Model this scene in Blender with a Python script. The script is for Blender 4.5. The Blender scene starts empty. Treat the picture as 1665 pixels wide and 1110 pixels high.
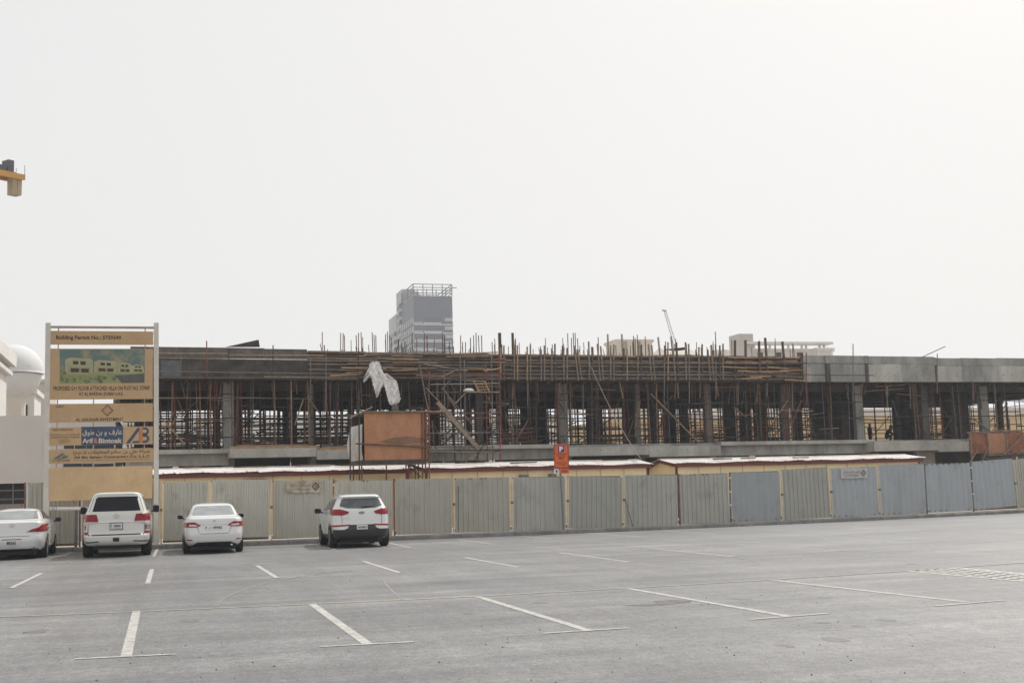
import bpy, bmesh, math, random
import numpy as np
from mathutils import Vector, Matrix, Quaternion
from mathutils.bvhtree import BVHTree
from math import radians, sin, cos, pi

random.seed(7)
SC = bpy.context.scene
COL = SC.collection

# ---------------------------------------------------------------- camera
YAW, PITCH, ROLL, CAMH, FPX = 0.2718, 0.12, -0.0285, 1.563, 2023.8
_cy, _sy = cos(YAW), sin(YAW)
_r = np.array([_cy, -_sy, 0.]); _f = np.array([_sy, _cy, 0.]); _u = np.array([0., 0., 1.])
_f2 = _f*cos(PITCH)+_u*sin(PITCH); _u2 = _u*cos(PITCH)-_f*sin(PITCH)
RX, UPV, FWD = _r*cos(ROLL)+_u2*sin(ROLL), _u2*cos(ROLL)-_r*sin(ROLL), _f2
CAM = np.array([0., 0., CAMH])
cd = bpy.data.cameras.new('camera'); cam = bpy.data.objects.new('camera', cd); COL.objects.link(cam)
cd.sensor_fit = 'HORIZONTAL'; cd.sensor_width = 36.0; cd.lens = FPX/1665*36
cd.clip_start = 0.1; cd.clip_end = 6000
m = Matrix.Identity(4)
for i in range(3):
    m[i][0], m[i][1], m[i][2], m[i][3] = RX[i], UPV[i], -FWD[i], CAM[i]
cam.matrix_world = m
SC.camera = cam

# ---------------------------------------------------------------- sky, sun, exposure
SUN = Vector((0.62, 0.55, 1.0)).normalized()
sun_el = math.asin(SUN.z); sun_az = math.atan2(SUN.x, SUN.y)
wd = bpy.data.worlds.new('World'); SC.world = wd; wd.use_nodes = True
nt = wd.node_tree; nt.nodes.clear()
sk = nt.nodes.new('ShaderNodeTexSky'); sk.sky_type = 'NISHITA'; sk.sun_disc = False
sk.sun_elevation = sun_el; sk.sun_rotation = sun_az; sk.air_density = 1.0; sk.dust_density = 8.0; sk.ozone_density = 1.0
mx = nt.nodes.new('ShaderNodeMix'); mx.data_type = 'RGBA'; mx.inputs['Factor'].default_value = 0.85
mx.inputs['B'].default_value = (7.4, 7.3, 7.1, 1)        # thick pale dust haze of the whole sky
bg = nt.nodes.new('ShaderNodeBackground'); bg.inputs['Strength'].default_value = 0.121
wo = nt.nodes.new('ShaderNodeOutputWorld')
nt.links.new(sk.outputs['Color'], mx.inputs['A']); nt.links.new(mx.outputs['Result'], bg.inputs['Color'])
nt.links.new(bg.outputs['Background'], wo.inputs['Surface'])
sd = bpy.data.lights.new('sun', 'SUN'); sd.energy = 3.3; sd.angle = radians(1.2); sd.color = (1.0, 0.965, 0.92)
sun = bpy.data.objects.new('sun', sd); COL.objects.link(sun); sun.location = (20, 20, 60)
sun.rotation_euler = SUN.to_track_quat('Z', 'Y').to_euler()
vs = SC.view_settings; vs.view_transform = 'Standard'; vs.look = 'None'; vs.gamma = 1.0; vs.exposure = 0.0
vs.use_curve_mapping = False
SC.cycles.max_bounces = 8; SC.cycles.diffuse_bounces = 4; SC.cycles.glossy_bounces = 3
SC.cycles.transparent_max_bounces = 8; SC.cycles.volume_bounces = 1

# ---------------------------------------------------------------- pixels of the photograph to directions
def ray(x, y): return FWD*FPX+RX*(x-832.5)-UPV*(y-555)
def G(x, y, z=0.0):
    d = ray(x, y); return Vector(CAM+d*(z-CAMH)/d[2])
def PY(x, y, Y):
    d = ray(x, y); return Vector(CAM+d*Y/d[1])

# building frame: u along the facade, v into the building
TH = 0.086
OB = PY(212, 600, 59.5); OB.z = 0
BU = Vector((cos(TH), sin(TH), 0)); BV = Vector((-sin(TH), cos(TH), 0))
def W(u, v, z): return OB+BU*u+BV*v+Vector((0, 0, z))
def FB(x, y, v=0.0):
    d = Vector(ray(x, y)); t = (OB+BV*v-Vector(CAM)).dot(BV)/d.dot(BV); p = Vector(CAM)+d*t
    return (p-OB).dot(BU), p.z
def FW(x, y, v=0.0):
    u, z = FB(x, y, v); return W(u, v, z)

def yk(X): return 43.3+.0055*(X-9)**2          # kerb line
def fpt(x, y, off=.9):                           # pixel on the fence plane
    Y = 44.0
    for _ in range(20):
        p = PY(x, y, Y); Y = yk(p.x)+off
    return p

# ---------------------------------------------------------------- materials
MATS = {}
def mat(name, col, rough=.8, var=.18, scale=2.0, col2=None, metal=0.0, bump=0.0, bscale=30.0, coat=0.0, spec=.5, streak=0.0, detail=6.0, mixlo=.35, mixhi=.7, fine=0.0):
    if name in MATS: return MATS[name]
    m = bpy.data.materials.new(name); m.use_nodes = True; MATS[name] = m
    n = m.node_tree.nodes; l = m.node_tree.links; n.clear()
    out = n.new('ShaderNodeOutputMaterial'); b = n.new('ShaderNodeBsdfPrincipled')
    l.new(b.outputs[0], out.inputs[0])
    b.inputs['Roughness'].default_value = rough; b.inputs['Metallic'].default_value = metal
    b.inputs['Specular IOR Level'].default_value = spec
    if coat: b.inputs['Coat Weight'].default_value = coat; b.inputs['Coat Roughness'].default_value = .06
    c = (*col, 1)
    if var <= 0 and col2 is None:
        b.inputs['Base Color'].default_value = c
    else:
        geo = n.new('ShaderNodeNewGeometry')
        mp = n.new('ShaderNodeMapping'); l.new(geo.outputs['Position'], mp.inputs['Vector'])
        if streak: mp.inputs['Scale'].default_value = (1, 1, 1-streak)
        t = n.new('ShaderNodeTexNoise'); t.inputs['Scale'].default_value = scale; t.inputs['Detail'].default_value = detail; t.inputs['Roughness'].default_value = .62
        l.new(mp.outputs[0], t.inputs['Vector'])
        mr = n.new('ShaderNodeMapRange'); mr.inputs[1].default_value = mixlo; mr.inputs[2].default_value = mixhi
        l.new(t.outputs['Fac'], mr.inputs[0])
        mixn = n.new('ShaderNodeMix'); mixn.data_type = 'RGBA'
        if col2 is None:
            mixn.inputs['A'].default_value = (*[max(0, k*(1-var)) for k in col], 1)
            mixn.inputs['B'].default_value = (*[min(1, k*(1+var*.7)) for k in col], 1)
        else:
            mixn.inputs['A'].default_value = c; mixn.inputs['B'].default_value = (*col2, 1)
        l.new(mr.outputs[0], mixn.inputs['Factor'])
        last = mixn.outputs['Result']
        if fine:
            t2 = n.new('ShaderNodeTexNoise'); t2.inputs['Scale'].default_value = scale*9; t2.inputs['Detail'].default_value = 4
            l.new(geo.outputs['Position'], t2.inputs['Vector'])
            m2 = n.new('ShaderNodeMapRange'); m2.inputs[1].default_value = .3; m2.inputs[2].default_value = .7; m2.inputs[3].default_value = 1-fine; m2.inputs[4].default_value = 1+fine
            l.new(t2.outputs['Fac'], m2.inputs[0])
            hv = n.new('ShaderNodeVectorMath'); hv.operation = 'SCALE'; l.new(last, hv.inputs[0]); l.new(m2.outputs[0], hv.inputs['Scale'])
            last = hv.outputs[0]
        l.new(last, b.inputs['Base Color'])
    if bump:
        geo2 = n.new('ShaderNodeNewGeometry'); t3 = n.new('ShaderNodeTexNoise'); t3.inputs['Scale'].default_value = bscale; t3.inputs['Detail'].default_value = 4
        l.new(geo2.outputs['Position'], t3.inputs['Vector'])
        bp = n.new('ShaderNodeBump'); bp.inputs['Strength'].default_value = bump; bp.inputs['Distance'].default_value = .02
        l.new(t3.outputs['Fac'], bp.inputs['Height']); l.new(bp.outputs[0], b.inputs['Normal'])
    return m

CONC = mat('concrete', (.34, .335, .315), .9, .38, .9, bump=.25, streak=.6, fine=.08)
CONC_L = mat('concrete_light', (.44, .43, .40), .9, .3, .8, bump=.2, streak=.6, fine=.07)
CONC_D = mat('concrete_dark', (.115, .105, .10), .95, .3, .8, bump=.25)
PLYD = mat('plywood_dark', (.075, .062, .052), .75, .5, 1.1, bump=.15, fine=.2)
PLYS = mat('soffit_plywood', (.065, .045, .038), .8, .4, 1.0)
PLYO = mat('plywood_orange', (.44, .215, .115), .7, .25, 1.6, bump=.12, streak=.5, fine=.1)
PLYR = mat('plywood_red', (.30, .12, .065), .75, .35, 2.2, bump=.15, fine=.14)
TIM = mat('timber', (.27, .205, .15), .85, .38, 3.0, streak=-1.0, fine=.15)
TIMO = mat('timber_new', (.40, .255, .14), .8, .25, 3.0)
TIMD = mat('timber_dark', (.12, .085, .062), .9, .4, 3.0)
STEEL = mat('scaffold_steel', (.20, .18, .165), .6, .4, 5.0, metal=.35)
STEELD = mat('scaffold_dark', (.055, .048, .046), .7, .4, 5.0, metal=.2)
RUST = mat('scaffold_rust', (.20, .075, .05), .8, .4, 6.0)
REDP = mat('prop_red', (.24, .05, .045), .7, .35, 5.0)
STEELB = mat('steel_sheet_blue', (.12, .13, .145), .5, .35, 3.0)
WHITE = mat('white_paint', (.75, .745, .72), .6, .08, 2.0)
BLACK = mat('black_rubber', (.018, .018, .019), .75, 0)

# ---------------------------------------------------------------- helpers
def link(o, parent=None):
    COL.objects.link(o)
    if parent is not None: o.parent = parent
    return o
def empty(name, loc, label, cat, group=None, kind=None):
    o = bpy.data.objects.new(name, None); o.location = loc; o.empty_display_size = .3; COL.objects.link(o)
    return tag(o, label, cat, group, kind)
def tag(o, label=None, cat=None, group=None, kind=None):
    if label: o['label'] = label
    if cat: o['category'] = cat
    if group: o['group'] = group
    if kind: o['kind'] = kind
    return o
class MB:
    """collects vertices and faces of ONE mesh"""
    def __init__(s): s.v = []; s.f = []; s.smooth = False
    def add(s, vs_, fs):
        k = len(s.v); s.v += [tuple(p) for p in vs_]; s.f += [tuple(i+k for i in f) for f in fs]; return s
    def box(s, a, b):
        x0, y0, z0 = a; x1, y1, z1 = b
        return s.add([(x0,y0,z0),(x1,y0,z0),(x1,y1,z0),(x0,y1,z0),(x0,y0,z1),(x1,y0,z1),(x1,y1,z1),(x0,y1,z1)],
                     [(0,3,2,1),(4,5,6,7),(0,1,5,4),(1,2,6,5),(2,3,7,6),(3,0,4,7)])
    def hexa(s, p):   # 8 points, bottom 4 then top 4
        return s.add(p, [(0,3,2,1),(4,5,6,7),(0,1,5,4),(1,2,6,5),(2,3,7,6),(3,0,4,7)])
    def bbox(s, u0, u1, v0, v1, z0, z1):   # box in the building frame
        return s.hexa([W(u0,v0,z0),W(u1,v0,z0),W(u1,v1,z0),W(u0,v1,z0),W(u0,v0,z1),W(u1,v0,z1),W(u1,v1,z1),W(u0,v1,z1)])
    def bar(s, p0, p1, w, h, up=(0,0,1)):
        p0 = Vector(p0); p1 = Vector(p1); d = (p1-p0).normalized(); up = Vector(up)
        if abs(d.dot(up)) > .98: up = Vector((0, 1, 0))
        a = d.cross(up).normalized()*w/2; c = a.cross(d).normalized()*h/2
        return s.hexa([p0-a-c, p0+a-c, p1+a-c, p1-a-c, p0-a+c, p0+a+c, p1+a+c, p1-a+c])
    def tube(s, p0, p1, r, n=8, r2=None):
        p0 = Vector(p0); p1 = Vector(p1); d = (p1-p0).normalized(); up = Vector((0,0,1)) if abs(d.z) < .95 else Vector((1,0,0))
        a = d.cross(up).normalized(); c = d.cross(a); r2 = r if r2 is None else r2
        v = [p0+(a*cos(2*pi*i/n)+c*sin(2*pi*i/n))*r for i in range(n)]+[p1+(a*cos(2*pi*i/n)+c*sin(2*pi*i/n))*r2 for i in range(n)]
        f = [(i, (i+1) % n, n+(i+1) % n, n+i) for i in range(n)]+[tuple(range(n))[::-1], tuple(range(n, 2*n))]
        return s.add(v, f)
    def prism(s, poly, thick):   # planar polygon (3D points) extruded by vector
        n = len(poly); t = Vector(thick); p = [Vector(q) for q in poly]
        return s.add(p+[q+t for q in p], [tuple(range(n))[::-1], tuple(range(n, 2*n))]+[(i, (i+1) % n, n+(i+1) % n, n+i) for i in range(n)])
    def grid(s, rows):   # rows of points
        k = len(s.v); m_ = len(rows[0])
        for r in rows: s.v += [tuple(p) for p in r]
        for i in range(len(rows)-1):
            for j in range(m_-1):
                s.f.append((k+i*m_+j, k+i*m_+j+1, k+(i+1)*m_+j+1, k+(i+1)*m_+j))
        return s
    def build(s, name, material, parent=None, smooth=False, fixn=True):
        org = Vector(parent_world(parent)) if parent is not None else Vector((0,0,0))
        me = bpy.data.meshes.new(name); me.from_pydata([tuple(Vector(p)-org) for p in s.v], [], s.f); me.update()
        if fixn:
            bm = bmesh.new(); bm.from_mesh(me); bmesh.ops.recalc_face_normals(bm, faces=bm.faces); bm.to_mesh(me); bm.free()
        if smooth:
            for p in me.polygons: p.use_smooth = True
        if isinstance(material, (list, tuple)):
            for q in material: me.materials.append(q)
        elif material is not None: me.materials.append(material)
        return link(bpy.data.objects.new(name, me), parent)
def parent_world(p):
    v = Vector(p.location)
    while p.parent is not None: p = p.parent; v = v+Vector(p.location)
    return v
_shared = {}
def _unit(kind, material):
    k = (kind, material.name)
    if k in _shared: return _shared[k]
    b = MB()
    if kind == 'cube': b.box((0,0,0),(1,1,1))
    elif kind == 'bar': b.box((-.5,-.5,0),(.5,.5,1))
    elif kind == 'tube': b.tube((0,0,0),(0,0,1),1.0,7)
    me = bpy.data.meshes.new(kind); me.from_pydata([tuple(p) for p in b.v], [], b.f)
    bm = bmesh.new(); bm.from_mesh(me); bmesh.ops.recalc_face_normals(bm, faces=bm.faces); bm.to_mesh(me); bm.free()
    if kind == 'tube':
        for p in me.polygons: p.use_smooth = len(p.vertices) == 4
    me.materials.append(material); _shared[k] = me
    return me
def tube(parent, p0, p1, r, material, name='tube'):
    p0 = Vector(p0); d = Vector(p1)-p0
    o = bpy.data.objects.new(name, _unit('tube', material)); link(o, parent)
    o.location = p0-parent_world(parent); o.rotation_mode = 'QUATERNION'; o.rotation_quaternion = d.to_track_quat('Z', 'Y'); o.scale = (r, r, d.length)
    return o
def bar(parent, p0, p1, w, h, material, name='timber', spin=0.0):
    p0 = Vector(p0); d = Vector(p1)-p0
    o = bpy.data.objects.new(name, _unit('bar', material)); link(o, parent)
    q = d.to_track_quat('Z', 'Y') @ Quaternion((0,0,1), spin)
    o.location = p0-parent_world(parent); o.rotation_mode = 'QUATERNION'; o.rotation_quaternion = q; o.scale = (w, h, d.length)
    return o
def bblock(parent, u0, u1, v0, v1, z0, z1, material, name):   # box in the building frame, shared unit cube
    o = bpy.data.objects.new(name, _unit('cube', material)); link(o, parent)
    o.location = W(u0, v0, z0)-parent_world(parent); o.rotation_euler = (0, 0, TH); o.scale = (u1-u0, v1-v0, z1-z0)
    return o
def block(parent, a, b, material, name):
    o = bpy.data.objects.new(name, _unit('cube', material)); link(o, parent)
    o.location = Vector(a)-(parent_world(parent) if parent is not None else Vector((0,0,0))); o.scale = tuple(b[i]-a[i] for i in range(3))
    return o

# ---- lettering
AR = {'ا':(0xFE8D,0xFE8E,0,0),'ب':(0xFE8F,0xFE90,0xFE91,0xFE92),'ة':(0xFE93,0xFE94,0,0),'ت':(0xFE95,0xFE96,0xFE97,0xFE98),'د':(0xFEA9,0xFEAA,0,0),'ذ':(0xFEAB,0xFEAC,0,0),
      'ر':(0xFEAD,0xFEAE,0,0),'س':(0xFEB1,0xFEB2,0xFEB3,0xFEB4),'ش':(0xFEB5,0xFEB6,0xFEB7,0xFEB8),'ط':(0xFEC1,0xFEC2,0xFEC3,0xFEC4),'ع':(0xFEC9,0xFECA,0xFECB,0xFECC),'غ':(0xFECD,0xFECE,0xFECF,0xFED0),
      'ف':(0xFED1,0xFED2,0xFED3,0xFED4),'ق':(0xFED5,0xFED6,0xFED7,0xFED8),'ك':(0xFED9,0xFEDA,0xFEDB,0xFEDC),'ل':(0xFEDD,0xFEDE,0xFEDF,0xFEE0),'م':(0xFEE1,0xFEE2,0xFEE3,0xFEE4),
      'ن':(0xFEE5,0xFEE6,0xFEE7,0xFEE8),'ه':(0xFEE9,0xFEEA,0xFEEB,0xFEEC),'و':(0xFEED,0xFEEE,0,0),'ي':(0xFEF1,0xFEF2,0xFEF3,0xFEF4),'ح':(0xFEA1,0xFEA2,0xFEA3,0xFEA4),'ص':(0xFEB9,0xFEBA,0xFEBB,0xFEBC)}
def arabic(s):
    out = []
    for i, ch in enumerate(s):
        if ch not in AR: out.append({'(':')', ')':'('}.get(ch, ch)); continue
        prev = i > 0 and s[i-1] in AR and AR[s[i-1]][2]
        nxt = i+1 < len(s) and s[i+1] in AR
        f = AR[ch]
        c = (f[3] if prev else f[2]) if (nxt and f[2]) else (f[1] if prev else f[0])
        out.append(chr(c))
    return ''.join(out[::-1])
_tc = {}
def text_verts(s, bold=0.0):
    key = (s, bold)
    if key in _tc: return _tc[key]
    cu = bpy.data.curves.new('t', 'FONT'); cu.body = s; cu.size = 1.0; cu.resolution_u = 2; cu.offset = bold
    o = bpy.data.objects.new('t', cu); COL.objects.link(o)
    dg = bpy.context.evaluated_depsgraph_get(); me = bpy.data.meshes.new_from_object(o.evaluated_get(dg))
    v = [tuple(p.co) for p in me.vertices]; f = [tuple(p.vertices) for p in me.polygons]
    bpy.data.objects.remove(o); bpy.data.curves.remove(cu); bpy.data.meshes.remove(me)
    _tc[key] = (v, f); return v, f
def lettering(parent, s, p00, ex, ez, w, h, material, name='lettering', bold=0.02, lift=Vector((0,-.004,0))):
    """fit text s in the w x h box with lower left corner p00, axes ex, ez (unit vectors)"""
    v, f = text_verts(s, bold)
    if not v: return None
    xs = [p[0] for p in v]; ys = [p[1] for p in v]; x0, x1, y0, y1 = min(xs), max(xs), min(ys), max(ys)
    sx = w/max(1e-6, x1-x0); sy = h/max(1e-6, y1-y0)
    b = MB(); b.add([Vector(p00)+ex*((p[0]-x0)*sx)+ez*((p[1]-y0)*sy)+lift for p in v], f)
    return b.build(name, material, parent, fixn=False)
# ================================================================ GROUND
def asphalt_mat():
    m = bpy.data.materials.new('asphalt'); m.use_nodes = True; n = m.node_tree.nodes; l = m.node_tree.links
    b = n['Principled BSDF']; b.inputs['Roughness'].default_value = .43; b.inputs['Specular IOR Level'].default_value = .5
    geo = n.new('ShaderNodeNewGeometry')
    def noise(scale, vec=(1,1,1), rot=0, detail=5, rough=.6):
        mp = n.new('ShaderNodeMapping'); mp.inputs['Scale'].default_value = vec; mp.inputs['Rotation'].default_value = (0,0,rot)
        t = n.new('ShaderNodeTexNoise'); t.inputs['Scale'].default_value = scale; t.inputs['Detail'].default_value = detail; t.inputs['Roughness'].default_value = rough
        l.new(geo.outputs['Position'], mp.inputs['Vector']); l.new(mp.outputs[0], t.inputs['Vector']); return t.outputs['Fac']
    def rng(x, a, b_, c, d):
        r = n.new('ShaderNodeMapRange'); r.inputs[1].default_value = a; r.inputs[2].default_value = b_; r.inputs[3].default_value = c; r.inputs[4].default_value = d
        l.new(x, r.inputs[0]); return r.outputs[0]
    def mul(a, b_):
        k = n.new('ShaderNodeMath'); k.operation = 'MULTIPLY'; l.new(a, k.inputs[0]); l.new(b_, k.inputs[1]); return k.outputs[0]
    big = rng(noise(.13, (1,1.6,1), .3, 4), .35, .66, .8, 1.15)
    patch = rng(noise(.5, (1, 2.2, 1), .25), .35, .75, .86, 1.13)
    sweep = rng(noise(.9, (.12, 1.6, 1), -.55, 6), .4, .7, .82, 1.2)       # dusty tyre sweeps
    sweep2 = rng(noise(1.1, (1.5, .12, 1), .4, 6), .42, .72, .9, 1.13)
    gran = rng(noise(30, (1,1,1), 0, 6, .8), .36, .64, .5, 1.5)
    gran2 = rng(noise(8, (1,.8,1), 0, 6, .85), .34, .66, .62, 1.38)
    v = mul(mul(mul(big, patch), mul(sweep, sweep2)), mul(gran, gran2))
    vor = n.new('ShaderNodeTexVoronoi'); vor.inputs['Scale'].default_value = 26; l.new(geo.outputs['Position'], vor.inputs['Vector'])
    spk = rng(vor.outputs['Distance'], .1, .2, 1.9, 1.0)
    wsel = n.new('ShaderNodeTexWhiteNoise'); l.new(vor.outputs['Color'], wsel.inputs['Vector'])
    gate = rng(wsel.outputs['Value'], .9, .93, 0, 1)
    mixs = n.new('ShaderNodeMix'); mixs.data_type = 'FLOAT'; l.new(gate, mixs.inputs['Factor']); mixs.inputs['A'].default_value = 1.0; l.new(spk, mixs.inputs['B'])
    v = mul(v, mixs.outputs['Result'])
    ramp = n.new('ShaderNodeMix'); ramp.data_type = 'RGBA'
    l.new(rng(noise(.35, (1,1.4,1), .6), .3, .75, 0, 1), ramp.inputs['Factor'])
    ramp.inputs['A'].default_value = (.164, .165, .167, 1); ramp.inputs['B'].default_value = (.217, .213, .207, 1)
    sc_ = n.new('ShaderNodeVectorMath'); sc_.operation = 'SCALE'; l.new(ramp.outputs['Result'], sc_.inputs[0]); l.new(v, sc_.inputs['Scale'])
    l.new(sc_.outputs[0], b.inputs['Base Color'])
    bp = n.new('ShaderNodeBump'); bp.inputs['Strength'].default_value = .5; bp.inputs['Distance'].default_value = .015
    l.new(noise(45, (1,1,1), 0, 4), bp.inputs['Height']); l.new(bp.outputs[0], b.inputs['Normal'])
    return m
ASPH = asphalt_mat()
SAND = mat('sand', (.36, .31, .25), .95, .2, .4, bump=.3, bscale=8)
gr = MB().add([(-900,-300,-.06),(1100,-300,-.06),(1100,1300,-.06),(-900,1300,-.06)], [(0,1,2,3)]).build('ground', SAND, None); tag(gr, kind='structure')
b = MB()
xs = np.linspace(-60, 90, 61)
rows = [[(x, -40, 0) for x in xs], [(x, 20, 0) for x in xs], [(x, yk(x)+.02, 0) for x in xs]]
lot = b.grid(rows).build('parking_lot', ASPH, None); tag(lot, kind='structure')
b = MB(); b.grid([[(x, yk(x)+.2, .125) for x in xs], [(x, 140, .125) for x in xs]])
site = b.build('site_ground', SAND, None); tag(site, kind='structure')
# kerb stones
KERB = mat('kerb_concrete', (.25, .245, .235), .9, .3, 1.6, bump=.3, fine=.1)
kerb = bpy.data.objects.new('kerb', None); kerb.location = (5, yk(5), 0); COL.objects.link(kerb); tag(kerb, kind='structure')
kx = -22.0
while kx < 58:
    x2 = kx+.985
    p0 = Vector((kx, yk(kx), -.02)); p1 = Vector((x2, yk(x2), -.02)); d = (p1-p0).normalized(); nrm = Vector((-d.y, d.x, 0)); L = (p1-p0).length
    if 'kerbmesh' not in _shared:
        q = MB(); prof = [(0,0),(0,.14),(.03,.17),(.22,.17),(.22,0)]
        q.add([(0,y,z) for y, z in prof]+[(1,y,z) for y, z in prof], [(i,(i+1)%5,5+(i+1)%5,5+i) for i in range(5)]+[(0,1,2,3,4),(9,8,7,6,5)])
        me = bpy.data.meshes.new('kerb_stone'); me.from_pydata(q.v, [], q.f); bm = bmesh.new(); bm.from_mesh(me); bmesh.ops.recalc_face_normals(bm, faces=bm.faces); bm.to_mesh(me); bm.free(); me.materials.append(KERB); _shared['kerbmesh'] = me
    o = link(bpy.data.objects.new('kerb_stone', _shared['kerbmesh']), kerb)
    o.location = p0-Vector(kerb.location)+Vector((0,0,random.uniform(-.008,.008))); o.rotation_euler = (0, 0, math.atan2(d.y, d.x)+random.uniform(-.004,.004)); o.scale = (L, 1, 1)
    kx += 1.0
# painted markings ------------------------------------------------
PAINT = mat('road_paint', (.44, .43, .40), .8, .3, 7.0, col2=(.235, .232, .226), mixlo=.46, mixhi=.70, fine=.25)
PAINTH = mat('hatch_paint', (.52, .51, .48), .8, .2, 6.0, col2=(.36, .355, .34), mixlo=.45, mixhi=.75, fine=.15)
PAINTY = mat('road_paint_worn', (.46, .42, .32), .85, .3, 2.0, col2=(.31, .295, .26), mixlo=.35, mixhi=.7, fine=.15)
def strip(pts, w, material, name, z=.004):
    """painted strip along ground points"""
    b = MB(); L = []; n = len(pts)
    for i, p in enumerate(pts):
        a = pts[max(0, i-1)]; c = pts[min(n-1, i+1)]; d = (c-a); d.z = 0; d.normalize(); nn = Vector((-d.y, d.x, 0))*w/2
        L.append([p+nn+Vector((0,0,z)), p-nn+Vector((0,0,z))])
    return b.grid(L).build(name, material, lot, fixn=False)
def dense(pix, step=60):
    out = []
    for (x0, y0), (x1, y1) in zip(pix[:-1], pix[1:]):
        k = max(1, int(abs(x1-x0)/step))
        out += [G(x0+(x1-x0)*i/k, y0+(y1-y0)*i/k) for i in range(k)]
    return out+[G(*pix[-1])]
Tb = [(205,1067),(598,1047),(955,1024),(1282,1001.5),(1572,978.5)]
Tt = [(222,993),(508,982),(775,969),(1022,956.5),(1256,942.8)]
for (a, c) in zip(Tt, Tb):
    strip([G(*a), G(*c)], .115, PAINT, 'stall_line')
for (x, y), (l0, l1) in zip(Tb, [((122,1071),(287,1063)), ((520,1051),(673,1043)), ((883,1029.5),(1022,1020.5)), ((1219,1007),(1346,997)), ((1520,985),(1632,975.5))]):
    strip([G(*l0), G(*l1)], .09, PAINT, 'stall_end_line', .0055)
strip(dense([(-60,1006),(0,1002.8),(232,993.8),(508,981.7),(770,969.7),(1022,956),(1255,942.3),(1475,928.3),(1665,914.5),(1760,907)]), .07, PAINTY, 'row_line', .007)
L2 = [(18,955.5),(240,948.5),(451,939.5),(651,931),(845,922),(1025,913.5),(1195,905),(1366,895.5),(1521,886.5)]
U2 = [(68,931),(247,925),(418,919),(590,912),(755,906),(909,898),(1058,891),(1200,884),(1336,877)]
for a, c in zip(U2, L2): strip([G(*a), G(*c)], .10, PAINT, 'stall_line')
strip(dense([(-40,957.5),(18,955.5),(240,948.5),(451,939.5),(651,931),(845,922),(1025,913.5),(1195,905),(1366,895.5),(1521,886.5),(1665,877)]), .05, PAINTY, 'row_line', .007)
for a, c in [((130,889),(103,904)), ((256,892),(250,904)), ((503,884.5),(545,893)), ((632,882),(668,890)), ((744,876.5),(803,884.5)), ((849,871),(897,875.8)), ((954,866.5),(1043,873)), ((1078,862.5),(1165,868)), ((1190,857),(1270,862)), ((1562,864),(1665,867.5))]:
    strip([G(*a), G(*c)], .09, PAINT, 'stall_line')
strip(dense([(1315,873),(1380,868.5),(1500,866)]), .12, PAINT, 'row_line', .0055)
# crosshatched no-parking box
def gl(t, s):   # bilinear inside the hatch
    A, B, C_, D = G(1474,928), G(1780,954.5), G(1840,949.5), G(1557,922.5)
    return (A*(1-t)+B*t)*(1-s)+(D*(1-t)+C_*t)*s
strip([gl(0,0), gl(1,0)], .12, PAINTH, 'hatch_line', .004); strip([gl(0,0), gl(0,1)], .12, PAINTH, 'hatch_line', .004); strip([gl(0,1), gl(1,1)], .12, PAINTH, 'hatch_line', .004)
for i in range(1, 14):
    t = i/14
    strip([gl(t,0), gl(max(0,t-.05),1)], .075, PAINTH, 'hatch_line', .0055)
for i in range(1, 5):
    strip([gl(0,i/5), gl(1,i/5)], .075, PAINTH, 'hatch_line', .007)
# damp patch and tyre arc on the tarmac
DAMP = mat('oil_stain', (.09, .085, .08), .75, .3, 3.0, col2=(.15, .145, .14), mixlo=.35, mixhi=.75)
pix = [(1010,984),(1040,982),(1070,980),(1062,977),(1090,975),(1125,976),(1122,979),(1100,981),(1085,983),(1050,985)]
MB().add([G(*p)+Vector((0,0,.003)) for p in pix], [tuple(range(len(pix)))]).build('oil_stain', DAMP, lot, fixn=False)
TYRE = mat('tyre_mark', (.165, .16, .155), .9, .2, 4.0, col2=(.215, .21, .20), mixlo=.35, mixhi=.62, fine=.25)
strip([G(x, y) for x, y in [(352,985),(360,974),(380,964),(410,953),(445,944.5),(490,937),(540,930.5),(570,927)]], .1, TYRE, 'tyre_mark', .0025)
strip([G(x, y) for x, y in [(622,940),(628,950),(640,963),(656,974)]], .035, mat('chalk', (.27,.265,.25), .9, .2, 6.0, col2=(.21,.205,.2)), 'chalk_mark', .003)

# oil drips in the bays
r6 = random.Random(9)
for k in range(16):
    cx_, cy_ = r6.uniform(40,1600), r6.choice((r6.uniform(960,1060), r6.uniform(905,935))); c_ = G(cx_, cy_); rr6 = r6.uniform(.05,.16); N6 = 11
    MB().add([c_+Vector((rr6*cos(2*pi*i/N6)*r6.uniform(.6,1.2), rr6*1.5*sin(2*pi*i/N6)*r6.uniform(.6,1.2), .0022)) for i in range(N6)], [tuple(range(N6))]).build('oil_drip', mat('oil_drip', (.115,.11,.105), .6, .3, 8.0, col2=(.17,.165,.16)), lot, fixn=False)
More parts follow.
